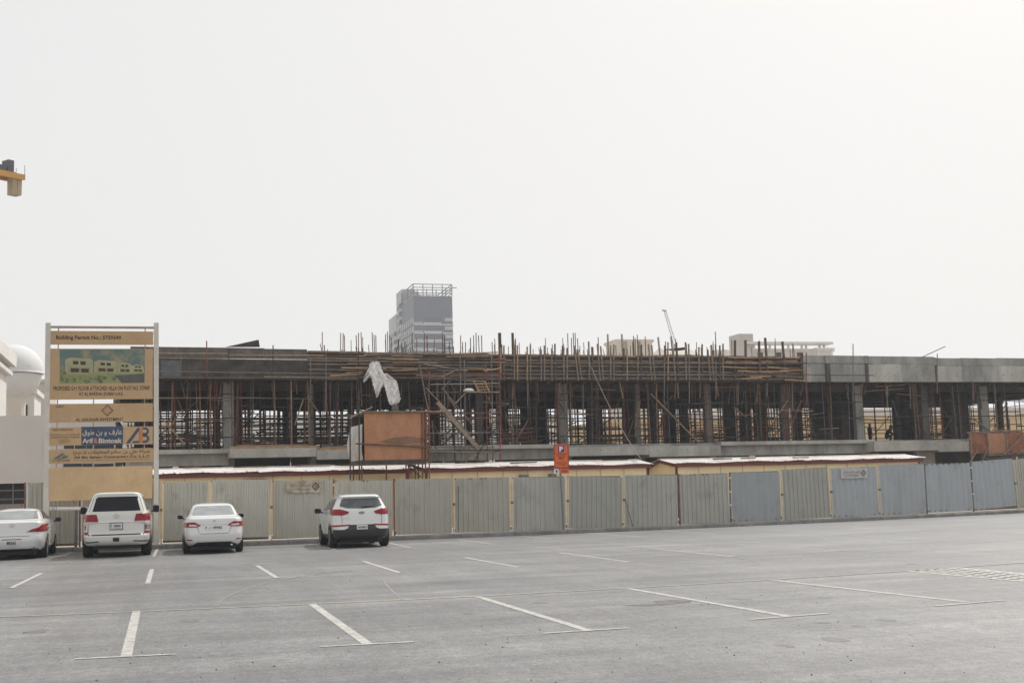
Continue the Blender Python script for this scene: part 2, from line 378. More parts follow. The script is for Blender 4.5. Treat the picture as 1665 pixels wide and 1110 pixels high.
# ================================================================ FENCE
def fence_panel_mesh(name, material, ribs, blue):
    b = MB(); xs = []; 
    if blue:
        N = ribs*8; xs = [(i/N, .022*math.sin(2*pi*ribs*i/N)) for i in range(N+1)]
    else:
        for i in range(ribs):
            a = i/ribs; w = 1/ribs
            xs += [(a, 0), (a+.58*w, 0), (a+.66*w, -.045), (a+.84*w, -.045), (a+.95*w, 0)]
        xs.append((1, 0))
    rows = [[(x, y+.012*sin(x*7+z*5)*sin(z*6+x*3)+.008*sin(x*23+z*2), z) for x, y in xs] for z in [k/8 for k in range(9)]]
    b.grid(rows)
    me = bpy.data.meshes.new(name); me.from_pydata(b.v, [], b.f)
    if blue:
        for p in me.polygons: p.use_smooth = True
    me.materials.append(material); return me
def fence_mat(name, col, dirt):
    m = bpy.data.materials.new(name); m.use_nodes = True; n = m.node_tree.nodes; l = m.node_tree.links; b = n['Principled BSDF']; b.inputs['Roughness'].default_value = .55
    oi = n.new('ShaderNodeObjectInfo'); geo = n.new('ShaderNodeNewGeometry')
    def ns(scale, sc, det=6):
        mp = n.new('ShaderNodeMapping'); mp.inputs['Scale'].default_value = sc; t = n.new('ShaderNodeTexNoise'); t.inputs['Scale'].default_value = scale; t.inputs['Detail'].default_value = det; t.inputs['Roughness'].default_value = .65
        l.new(geo.outputs['Position'], mp.inputs['Vector']); l.new(mp.outputs[0], t.inputs['Vector']); return t.outputs['Fac']
    def rg(x, a, b_, c, d):
        r = n.new('ShaderNodeMapRange'); r.inputs[1].default_value = a; r.inputs[2].default_value = b_; r.inputs[3].default_value = c; r.inputs[4].default_value = d; l.new(x, r.inputs[0]); return r.outputs[0]
    tint = rg(oi.outputs['Random'], 0, 1, .88, 1.1)
    cst = n.new('ShaderNodeVectorMath'); cst.operation = 'SCALE'; cst.inputs[0].default_value = col; l.new(tint, cst.inputs['Scale'])
    m1 = n.new('ShaderNodeMix'); m1.data_type = 'RGBA'; l.new(rg(ns(2.2, (1, 1, .12)), .5, .75, 0, .5), m1.inputs['Factor']); l.new(cst.outputs[0], m1.inputs['A']); m1.inputs['B'].default_value = (*dirt, 1)      # run-off streaks
    m2 = n.new('ShaderNodeMix'); m2.data_type = 'RGBA'; l.new(rg(ns(1.3, (1, 1, 1), 7), .56, .72, 0, .55), m2.inputs['Factor']); l.new(m1.outputs['Result'], m2.inputs['A']); m2.inputs['B'].default_value = (*[k*.8 for k in dirt], 1)   # mud splashes
    l.new(m2.outputs['Result'], b.inputs['Base Color']); MATS[name] = m
    return m
FBE = fence_mat('hoarding_beige', (.48, .465, .41), (.34, .30, .24))
FBG = fence_mat('hoarding_grey', (.41, .41, .38), (.30, .28, .24))
FBB = fence_mat('hoarding_blue', (.355, .38, .40), (.28, .285, .29))
POSTC = mat('fence_post_cream', (.60, .545, .43), .7, .15, 4.0)
POSTR = mat('fence_post_rust', (.20, .10, .075), .85, .35, 5.0)
FRAME = mat('fence_frame', (.17, .16, .15), .7, .2, 3.0)
PB = fence_panel_mesh('panel_beige', FBE, 11, False); PG = fence_panel_mesh('panel_grey', FBG, 11, False); PBL = fence_panel_mesh('panel_blue', FBB, 8, True)
fence = empty('hoarding_fence', (15, yk(15)+.9, .1), 'long corrugated metal hoarding fence along the kerb, beige-grey and blue panels', 'fence')
# pixel x at top / bottom of each post, top y, bottom y, panel kind to the right, post look
FP = [(41,41,785,885,'b','r'),(130,130,784,884,'b','r'),(262,262,782,880,'b','c'),(339.5,340,781,874,'b','c'),(441.5,441,780,872.5,'b','c'),(542.5,542,779,872,'b','s'),(640,641,778.5,869.5,'b','r'),
      (737,738,776.5,867,'b','c'),(831,832.5,774.5,863,'g','c'),(922.5,922.5,772.5,860,'g','c'),(1013.5,1014.5,772.5,857,'g','c'),(1102,1105,771,854,'g','r'),(1187,1189,768.5,850,'B','s'),(1269.5,1272,766,846,'g','c'),
      (1348.5,1352.5,761,841.5,'B','c'),(1426.5,1431.5,757,838,'B','c'),(1503.5,1508,754.5,833,'B','d'),(1578.5,1584,752,830,'B','s'),(1645,1655,748.5,826,'b','c'),(1690,1700,747,823,'b','c'),(1760,1770,744,819,'b','c')]
for i, (xt, xb, yt, yb, kind, pk) in enumerate(FP):
    T = fpt(xt, yt); B = fpt(xb, yb); B.z = max(.14, B.z)
    back = Vector((0, .07, 0))
    pm = {'c': POSTC, 'r': POSTR, 's': STEEL, 'd': FRAME}[pk]
    fr = -.05 if pk in 'cr' else .03
    bar(fence, Vector((B.x, B.y+fr, .05)), Vector((T.x, T.y+fr, T.z+.02)), .06, .05, pm, 'post')
    if pk == 'c':
        mid = Vector(B).lerp(T, .52); bar(fence, mid+Vector((0,fr-.012,-.04)), mid+Vector((0,fr-.012,.05)), .085, .075, FRAME, 'clamp')
    if pk == 's':
        for q in (.35, .62, .9):
            mid = Vector(B).lerp(T, q); bar(fence, mid+Vector((0,fr-.02,-.03)), mid+Vector((0,fr-.02,.03)), .05, .05, WHITE, 'clamp')
    if i+1 < len(FP):
        xt2, xb2, yt2, yb2 = FP[i+1][:4]
        T2 = fpt(xt2, yt2); B2 = fpt(xb2, yb2); B2.z = max(.14, B2.z)
        d = (B2-B); d.z = 0; L = d.length; d.normalize(); gap = .065
        zb = (B.z+B2.z)/2+random.uniform(-.02,.02); zt = (T.z+T2.z)/2+random.uniform(-.04,.04)
        o = link(bpy.data.objects.new('panel', {'b': PB, 'g': PG, 'B': PBL}[kind]), fence)
        lean = math.atan2((T.x+T2.x)/2-(B.x+B2.x)/2, zt-zb)
        o.location = B+d*gap-Vector(fence.location); o.location.z = zb-fence.location.z
        o.rotation_euler = (random.uniform(-.012,.012), lean*.7+random.uniform(-.003,.003)-math.atan2(T2.z-T.z, L)*.7, math.atan2(d.y, d.x)); o.scale = (L-2*gap, 1, zt-zb)
        nn = Vector((0, .045, 0))
        bar(fence, B+d*gap+nn+Vector((0,0,zt-B.z-.03)), B+d*(L-gap)+nn+Vector((0,0,zt-B.z-.03+(T2.z-T.z)*.7)), .05, .05, FRAME, 'top_rail')
        bar(fence, B+d*gap+nn+Vector((0,0,.06)), B+d*(L-gap)+nn+Vector((0,0,.06)), .05, .05, FRAME, 'bottom_rail')
        # bars behind the gap, made dark and tall to act as its shade
        bar(fence, B+d*gap+Vector((0,.3,-B.z+.23)), B+d*(L-gap)+Vector((0,.3,-B.z+.23)), .26, .12, FRAME, 'footing_shade')
# a thin prop leaning on the fence
bar(fence, fpt(1016.5,811,.8), fpt(1029,856,.74), .03, .03, FRAME, 'brace')
bar(fence, fpt(745.5,790,.8), fpt(745.5,862,.74), .025, .025, FRAME, 'brace')

# banners on the fence
def diamond(parent, c, ex, ez, r, t, material, name='emblem', dot=True, lift=Vector((0,-.006,0))):
    b = MB(); P = [ez*r, ex*r, -ez*r, -ex*r]
    for i in range(4):
        a, q = P[i], P[(i+1) % 4]; ki = (r-t*1.4)/r
        b.add([c+a+lift, c+q+lift, c+q*ki+lift, c+a*ki+lift], [(0,1,2,3)])
    if dot:
        b.add([c+k*.2+lift for k in P], [(0,1,2,3)])
    return b.build(name, material, parent, fixn=False)
INK = mat('ink_dark', (.045, .04, .045), .8, 0)
INKG = mat('ink_grey', (.20, .19, .19), .8, 0)
BAN1 = mat('banner_dusty', (.52, .46, .37), .8, .25, 5.0, col2=(.33, .25, .18), mixlo=.4, mixhi=.62)
BAN2 = mat('banner_clean', (.52, .51, .50), .8, .12, 5.0)
def banner(pix, material, label, wav):
    (x0, y0), (x1, y1) = pix
    A, B, C_, D = fpt(x0, y1, .83), fpt(x1, y1-.6, .83), fpt(x1, y0-.4, .83), fpt(x0, y0, .83)
    root = empty('banner', A, label, 'banner', 'company banners tied to the fence')
    rows = []
    for j in range(7):
        s = j/6; rows.append([A.lerp(B, i/14).lerp(D.lerp(C_, i/14), s)+Vector((0, wav*math.sin(i*1.1+j*.7)*(1-s*.8), wav*.9*math.sin(i*.8)*(1-s))) for i in range(15)])
    bk = [[q+Vector((0,.012,0)) for q in r] for r in rows]
    b = MB(); b.grid(rows); b.grid(bk); b.build('sheet', material, root, smooth=True, fixn=False)
    ex = (B-A).normalized(); ez = (D-A).normalized(); w = (B-A).length; h = (D-A).length; lf = Vector((0,-.02-wav,0))
    diamond(root, A+ex*w*.84+ez*h*.52, ex, ez, h*.34, h*.07, INK, lift=lf)
    dull = INKG
    lettering(root, arabic('الغرير للاستثمار'), A+ex*w*.1+ez*h*.48, ex, ez, w*.58, h*.3, dull, bold=.01, lift=lf)
    lettering(root, 'AL GHURAIR INVESTMENT', A+ex*w*.1+ez*h*.22, ex, ez, w*.58, h*.13, dull, bold=.01, lift=lf)
    return root
banner(((466,781.5),(522,801)), BAN1, 'crumpled dusty brown banner with diamond emblem on the beige fence near the parked hatchback', .012)
banner(((1367,761),(1410.5,777.5)), BAN2, 'clean grey banner with diamond emblem on the blue corrugated fence', .002)

# low block wall left of the fence
BLK = mat('block_wall', (.30, .245, .215), .9, .2, 2.0, bump=.3)
lw = empty('low_block_wall', fpt(0,880), 'low reddish block wall left of the corrugated fence', 'wall')
a, c = fpt(-160, 818, 1.0), fpt(40, 816, 1.0)
for k in range(5):
    n_ = 9
    for i in range(n_):
        p = a.lerp(c, (i+(.0 if k % 2 else .0))/n_); q = a.lerp(c, (i+.97)/n_); z0 = .12+k*.305
        bar(lw, Vector((p.x,p.y,z0+.145)), Vector((q.x,q.y,z0+.145)), .18, .292, BLK, 'block', spin=0 if True else 0)

# ================================================================ BILLBOARD
EX = Vector((1,0,0)); EZ = Vector((0,0,1))
YB = 44.42
def BP(x, y, dy=0.0): return PY(x, y, YB+dy)
BPOST = mat('billboard_post', (.62, .58, .52), .5, .1, 3.0)
BPAN = mat('billboard_panel', (.52, .345, .18), .6, .12, 1.2, col2=(.45, .30, .165), fine=.05)
BPAN2 = mat('billboard_panel_faded', (.64, .455, .255), .6, .12, 1.6, col2=(.53, .355, .19), fine=.06)
BRAIL = mat('billboard_rail', (.40, .33, .27), .6, .15, 3.0)
bb = empty('project_billboard', Vector((BP(165,700).x, YB, .12)), 'tall tan project billboard with stacked sign panels between two cream posts behind the cars', 'billboard')
for px_t, px_b in ((78.5, 74), (254, 254)):
    t = BP(px_t, 525); o = BP(px_b, 880); 
    bar(bb, Vector((o.x, YB+.02, .1)), Vector((t.x, YB+.02, t.z)), .165, .165, BPOST, 'post')
x_l = BP(80,640).x; x_r = BP(252,640).x
zt = BP(165,532).z
bar(bb, Vector((x_l,YB+.02,zt)), Vector((x_r,YB+.02,zt)), .075, .075, BRAIL, 'top_rail')
for (xa) in (95, 236):
    q = BP(xa, 533); bar(bb, Vector((q.x, YB+.06, BP(xa,815).z)), Vector((q.x, YB+.06, q.z)), .035, .035, BRAIL, 'hanger')
q = BP(152, 650); bar(bb, Vector((q.x, YB+.06, BP(152,757).z)), Vector((q.x, YB+.06, BP(152,648).z)), .035, .035, BRAIL, 'hanger')
panels = []
for (y0, y1, x0, x1) in ((538.5,560.5,82,249),(567,649,81,248.5),(656,686,80.5,248.5),(694,723,80,248.5),(729.5,752,80,249),(758.5,812,79.5,248)):
    z1 = BP(165,y0).z; z0 = BP(165,y1).z; xa = BP(x0,(y0+y1)/2).x; xb = BP(x1,(y0+y1)/2).x
    p = MB().box((xa,YB-.05,z0),(xb,YB+.0,z1)).build('sign_panel', BPAN2 if y0 > 755 else BPAN, bb); panels.append(p)
    for sgn, xx in ((-1, xa), (1, xb)):
        for zz in (z0+.08, z1-.08):
            bar(bb, Vector((xx-.02*sgn,YB+.01,zz)), Vector((xx+.1*sgn,YB+.01,zz)), .025, .025, BRAIL, 'bracket')
FRONT = YB-.05
def sgn_text(panel, s, x0, x1, yc, hpx, ink=INK, bold=.02, lift=.004):
    a = PY(x0, yc+hpx/2, FRONT); c = PY(x1, yc+hpx/2, FRONT); t = PY((x0+x1)/2, yc-hpx/2, FRONT); bq = PY((x0+x1)/2, yc+hpx/2, FRONT)
    return lettering(panel, s, Vector((a.x,FRONT,bq.z)), EX, EZ, c.x-a.x, t.z-bq.z, ink, bold=bold, lift=Vector((0,-lift,0)))
def sgn_poly(panel, pix, material, name, lift=.003):
    return MB().add([PY(x,y,FRONT)+Vector((0,-lift,0)) for x, y in pix], [tuple(range(len(pix)))]).build(name, material, panel, fixn=False)
INKB = mat('ink_brown', (.07, .04, .03), .8, 0)
sgn_text(panels[0], 'Building Permit No.: 3739349', 91, 197, 549.5, 8.5, INKB, .025)
# printed picture of the villas
PSKY = mat('print_sky', (.11, .175, .155), .6, .3, 1.6, col2=(.38, .28, .16), mixlo=.5, mixhi=.72, detail=3)
PLAWN = mat('print_lawn', (.22, .25, .10), .6, .3, 3.0, col2=(.30, .32, .16))
PVIL = mat('print_villa', (.40, .37, .22), .6, .25, 7.0, col2=(.30, .31, .17))
PVIL2 = mat('print_villa_front', (.34, .31, .18), .6, .25, 9.0, col2=(.23, .23, .12))
PROAD = mat('print_road', (.10, .095, .085), .6, .2, 3.0)
PWIN = mat('print_window', (.06, .04, .035), .6, .2, 3.0)
PBUSH = mat('print_bush', (.10, .12, .045), .6, .4, 9.0, col2=(.24, .25, .11), mixlo=.4, mixhi=.6)
sgn_poly(panels[1], [(97,568),(235.5,567.5),(235,622),(97,623.5)], PSKY, 'printed_sky')
sgn_poly(panels[1], [(97,606),(235,605),(235,622),(97,623.5)], PLAWN, 'printed_lawn', .004)
sgn_poly(panels[1], [(185,610),(235,607.5),(235,622),(198,622.5),(192,615)], PROAD, 'printed_road', .005)
for x0, x1, yt, yb in ((106,151,581,608),(153,190,585,606),(191,214,589,606),(214,234,592,605)):
    sgn_poly(panels[1], [(x0,yt+3),(x0+8,yt),(x1-3,yt+2),(x1,yt+4),(x1,yb),(x0,yb)], PVIL, 'printed_villa', .006)
    sgn_poly(panels[1], [(x0+5,yt+(yb-yt)*.56),(x1-4,yt+(yb-yt)*.58),(x1-4,yb-1),(x0+5,yb-1)], PVIL2, 'printed_villa_front', .007)
    w = x1-x0
    for k0, k1, s0, s1 in ((.28,.48,.2,.42),(.55,.74,.22,.45),(.2,.5,.64,.88),(.58,.85,.66,.9)):
        sgn_poly(panels[1], [(x0+w*k0,yt+(yb-yt)*s0),(x0+w*k1,yt+(yb-yt)*(s0+.02)),(x0+w*k1,yt+(yb-yt)*s1),(x0+w*k0,yt+(yb-yt)*s1)], PWIN, 'printed_window', .008)
rb = random.Random(3)
for i in range(22):
    cx = rb.uniform(98,190); cyy = rb.uniform(612,621) if i > 7 else rb.uniform(598,616); 
    if i <= 7: cx = rb.uniform(98,108)
    r_ = rb.uniform(2.2,4.2)
    sgn_poly(panels[1], [(max(97.2,cx+r_*1.4*cos(a)*rb.uniform(.7,1.1)), min(622.8,cyy+r_*sin(a)*rb.uniform(.7,1.1))) for a in [k*pi/4.5 for k in range(9)]], PBUSH, 'printed_bush', .009+i*.0004)
sgn_text(panels[1], 'PROPOSED G+1 FLOOR ATTACHED VILLA ON PLOT NO. 373949', 87, 243, 631, 7, INKB, .02)
sgn_text(panels[1], 'AT AL BARSHA, DUBAI U.A.E.', 128, 200.5, 640.3, 6.5, INKB, .02)
sgn_text(panels[2], 'CLIENT:', 91, 104, 660.5, 4, INKB, .01)
INKP = mat('ink_plum', (.10, .055, .06), .8, 0); INKO = mat('ink_orange', (.50, .20, .10), .8, 0)
diamond(panels[2], PY(174.5,667,FRONT), EX, EZ, .2, .03, INKP, dot=False)
diamond(panels[2], PY(174.5,667,FRONT), EX, EZ, .11, .018, INKO, dot=False)
sgn_text(panels[2], 'AL GHURAIR INVESTMENT', 123, 200.5, 681.7, 5.2, INKB, .02)
INKN = mat('ink_navy', (.05, .075, .13), .7, .1, 2.0); INKW = mat('ink_cream', (.60, .53, .44), .7, 0)
sgn_poly(panels[3], [(132.5,693.6),(200.3,693),(200,722.6),(132.2,723.2)], INKN, 'printed_block')
sgn_text(panels[3], arabic('عارف و بن طوق'), 134, 198.5, 703.3, 11, INKW, .015, .007)
sgn_text(panels[3], 'Arif', 134, 151.5, 716, 8.2, INKW, .03, .007)
sgn_text(panels[3], '&', 152.5, 159, 716, 8.2, mat('ink_coral', (.55,.19,.16),.7,0), .03, .007)
sgn_text(panels[3], 'Bintoak', 160.5, 198.5, 716, 8.2, INKW, .03, .007)
sgn_text(panels[3], 'LEAD CONSULTANT', 85.5, 119, 698.3, 3.6, INKB, .01)
sgn_text(panels[3], arabic('للاستشارات الهندسية والمعمارية'), 82, 129, 706.3, 4, INKB, .01)
sgn_text(panels[3], 'Consulting Architects & Engineers', 81.5, 129.5, 710.6, 3.6, INKB, .01)
for yy, xa, xb in ((714.3,98,113),(716.8,94,116),(719.3,97,112)): sgn_text(panels[3], 'P.O. Box Dubai U.A.E. Tel. Fax.', xa, xb, yy, 1.8, INKB, .0)
sgn_poly(panels[3], [(204.5,720.5),(224,694.5),(228,694.5),(228,719.5),(214,720.2),(217,716.5),(226,716.3),(226,700),(211,720.4)], INKN, 'printed_letter_a')
sgn_poly(panels[3], [(226.5,694.3),(232,694.2),(232,719.6),(226.5,719.8)], INKO, 'printed_bar', .005)
b = MB()
for c0, r0 in ((700.6,6.3),(712.8,6.9)):
    for k in range(9):
        a0 = -pi/2+pi*k/9; a1 = -pi/2+pi*(k+1)/9; f = .45
        pp = [(232.5+3.5+r0*1.0*cos(a0), c0+r0*sin(a0)), (232.5+3.5+r0*cos(a1), c0+r0*sin(a1)), (232.5+3.5+r0*f*cos(a1), c0+r0*f*sin(a1)), (232.5+3.5+r0*f*cos(a0), c0+r0*f*sin(a0))]
        b.add([PY(x,y,FRONT)+Vector((0,-.004,0)) for x, y in pp], [(0,1,2,3)])
    for s in (-1, 1):
        b.add([PY(x,y,FRONT)+Vector((0,-.004,0)) for x, y in ((232,c0+s*r0),(236,c0+s*r0),(236,c0+s*r0*.45),(232,c0+s*r0*.45))], [(0,1,2,3)])
b.build('printed_letter_b', INKN, panels[3], fixn=False)
sgn_text(panels[4], arabic('شركة علي بن سالم للمقاولات (ذ.م.م)'), 119, 243.5, 735.3, 8.5, INKB, .012)
sgn_text(panels[4], 'Ali Bin Salem Contracting Co. L.L.C', 120, 243.5, 742.8, 5.4, INKB, .03)
sgn_text(panels[4], 'P.O. Box, Tel., Fax, Dubai, U.A.E. E-mail and building contracting works', 121, 243, 747.3, 2.2, INKB, .0)
INKT = mat('ink_teal', (.12, .15, .15), .7, 0)
sgn_poly(panels[4], [(86,745.5),(101,736),(105,737.5),(96,745),(99,745),(104,739),(112,741.5),(108,744.5),(100,746.5)], INKT, 'printed_logo')
sgn_text(panels[4], 'ALI BIN SALEM', 85.5, 113, 748.3, 2.6, INKB, .01)

# white pipe barrier between the billboard post and the car park
BARR = mat('barrier_white', (.70, .67, .62), .5, .1, 3.0)
br = empty('pipe_barrier', Vector((BP(82,880).x, YB-.12, .12)), 'white horizontal pipe with dark rings fixed to the left billboard post', 'barrier')
a = PY(81,827,YB-.12); c = PY(142,827,YB-.12)
tube(br, a, c, .07, BARR, 'pipe')
for xx in (84.5, 87.5, 91): tube(br, PY(xx,827,YB-.12), PY(xx+1,827,YB-.12), .075, FRAME, 'ring')
bar(br, Vector((c.x-.35,YB-.12,.13)), Vector((c.x-.35,YB-.12,c.z)), .09, .09, FRAME, 'stand')

# ================================================================ PARKING SIGN
SORG = mat('sign_orange', (.80, .15, .035), .45, .08, 3.0); SBLU = mat('sign_blue', (.03, .055, .30), .45, 0); SWHT = mat('sign_white', (.8, .8, .8), .45, 0)
SBRD = mat('sign_border', (.22, .05, .02), .5, 0); SGALV = mat('sign_pole_steel', (.22, .22, .25), .45, .15, 4.0, metal=.5)
base = fpt(916.5, 861, .6)
ps = empty('parking_sign', Vector((base.x, base.y, .12)), 'orange paid parking sign with white P on blue on a leaning grey pole', 'sign')
YP = base.y-.05
top = PY(909.5, 724, YP)
tube(ps, Vector((base.x, base.y, .1)), Vector((top.x, base.y, top.z)), .038, SGALV, 'pole')
def plate(x0, y0, x1, y1, material, name, lift=0.0, skew=.022):
    # leaning quad in the sign plane
    pts = [(x0+(y1-724)*skew, y1), (x1+(y1-724)*skew, y1), (x1+(y0-724)*skew, y0), (x0+(y0-724)*skew, y0)]
    q = [PY(x, y, YP)+Vector((0,-.035-lift,0)) for x, y in pts]
    return MB().prism(q, (0,.012,0)).build(name, material, ps)
def sg(pl, s, x0, x1, yc, h, ink, bold=.02, lift=.056, skew=.022):
    o = (yc-724)*skew
    a = PY(x0+o, yc+h/2, YP); c = PY(x1+o, yc+h/2, YP); t = PY((x0+x1)/2, yc-h/2, YP); bq = PY((x0+x1)/2, yc+h/2, YP)
    lettering(pl, s, Vector((a.x, YP, bq.z)), EX, EZ, c.x-a.x, t.z-bq.z, ink, bold=bold, lift=Vector((0,-lift,0)))
pl = plate(900, 722, 924, 760.5, SORG, 'sign_plate')
for r_ in ((900.7,722.7,923.3,723.4),(900.7,759.2,923.3,759.9),(900.7,723.4,901.5,759.2),(922.5,723.4,923.3,759.2)): plate(*r_, SBRD, 'border', .016)
plate(907, 725, 916.5, 734.5, SBLU, 'blue_square', .016)
sg(pl, 'P', 908.6, 914.6, 729.8, 8.2, SWHT, .05, .062)
sg(pl, 'PARKING', 904, 920, 737.6, 2.0, SBRD); sg(pl, 'ZONE TIMES', 904, 919, 740.8, 2.0, SBRD)
q = [(907,744.5),(910,742.2),(910,743.7),(915.5,743.7),(915.5,745.2),(910,745.2),(910,746.8)]
MB().add([PY(x+.5,y,YP)+Vector((0,-.054,0)) for x, y in q], [tuple(range(7))]).build('arrow', INK, pl, fixn=False)
sg(pl, arabic('موقف'), 910, 914.5, 748.5, 2.0, SBRD); sg(pl, 'MON TO SAT', 904, 920, 752, 2.0, SBRD); sg(pl, 'PAID', 907, 918, 755.2, 2.0, SBRD)
p2_ = plate(908.3, 762, 924, 769.3, SORG, 'number_plate'); sg(p2_, '373D', 910.5, 921.5, 765.8, 4.0, SBRD, .03, .05)
p3_ = plate(900, 762, 906.8, 769.5, SWHT, 'payment_plate'); plate(902.4, 763.5, 904.8, 768, SBLU, 'phone_symbol', .016)

# small stones and crumbs lying on the tarmac
STO = mat('crumb_stone', (.13, .125, .12), .9, .4, 5.0)
b = MB(); rr_ = random.Random(21)
for i in range(130):
    px_ = rr_.uniform(-20,1700); py_ = 900+210*rr_.random()**.7; g_ = G(px_, py_); s_ = rr_.uniform(.004,.009)*(1+g_.y/30)
    b.add([g_+Vector((s_*cos(a)*rr_.uniform(.7,1.2), s_*sin(a)*rr_.uniform(.7,1.2), .001)) for a in (0,1.3,2.5,3.8,5.1)]+[g_+Vector((0,0,s_*1.1))], [(0,1,5),(1,2,5),(2,3,5),(3,4,5),(4,0,5)])
tag(b.build('gravel_crumbs', STO, None), 'scattered dark gravel crumbs on the parking tarmac', 'gravel', kind='stuff')
# ================================================================ CARS
CPW = mat('car_paint_white', (.70, .705, .70), .32, 0, coat=.8)
CPP = mat('car_paint_pearl', (.68, .67, .63), .32, 0, coat=.8)
GLD = mat('glass_tinted', (.008, .008, .014), .12, 0, spec=.25)
GLM = mat('glass_medium', (.085, .095, .10), .07, .5, 3.0, spec=.6)
GLP = mat('glass_pale', (.27, .29, .295), .08, .22, 2.0, spec=.6)  # brightness seen through the rear glass is put into this pale colour
LRED = mat('lamp_red', (.30, .006, .010), .2, .45, 14.0, coat=.25, spec=.3)
LCLR = mat('lamp_clear', (.62, .50, .50), .15, .1, 8.0, coat=.6)
CHR = mat('chrome', (.62, .62, .64), .16, 0, metal=1.0)
PLAST = mat('car_plastic', (.028, .028, .030), .55, 0)
SEAM = mat('car_seam', (.10, .10, .10), .7, 0)
TYM = mat('tyre', (.022, .021, .021), .85, .25, 12.0)
RIM = mat('alloy', (.42, .42, .43), .35, .1, 4.0, metal=.8)
PLT = mat('number_plate', (.72, .72, .70), .5, 0)

def pchip(xk, yk_, x):
    xk = np.array(xk, float); yk_ = np.array(yk_, float); h = np.diff(xk); d = np.diff(yk_)/h
    m_ = np.zeros(len(xk)); m_[0] = d[0]; m_[-1] = d[-1]
    for i in range(1, len(xk)-1):
        if d[i-1]*d[i] <= 0: m_[i] = 0
        else:
            w1 = 2*h[i]+h[i-1]; w2 = h[i]+2*h[i-1]; m_[i] = (w1+w2)/(w1/d[i-1]+w2/d[i])
    idx = np.clip(np.searchsorted(xk, x)-1, 0, len(xk)-2); t = (x-xk[idx])/h[idx]
    return ((1+2*t)*(1-t)**2)*yk_[idx]+t*(1-t)**2*h[idx]*m_[idx]+t*t*(3-2*t)*yk_[idx+1]+t*t*(t-1)*h[idx]*m_[idx+1]

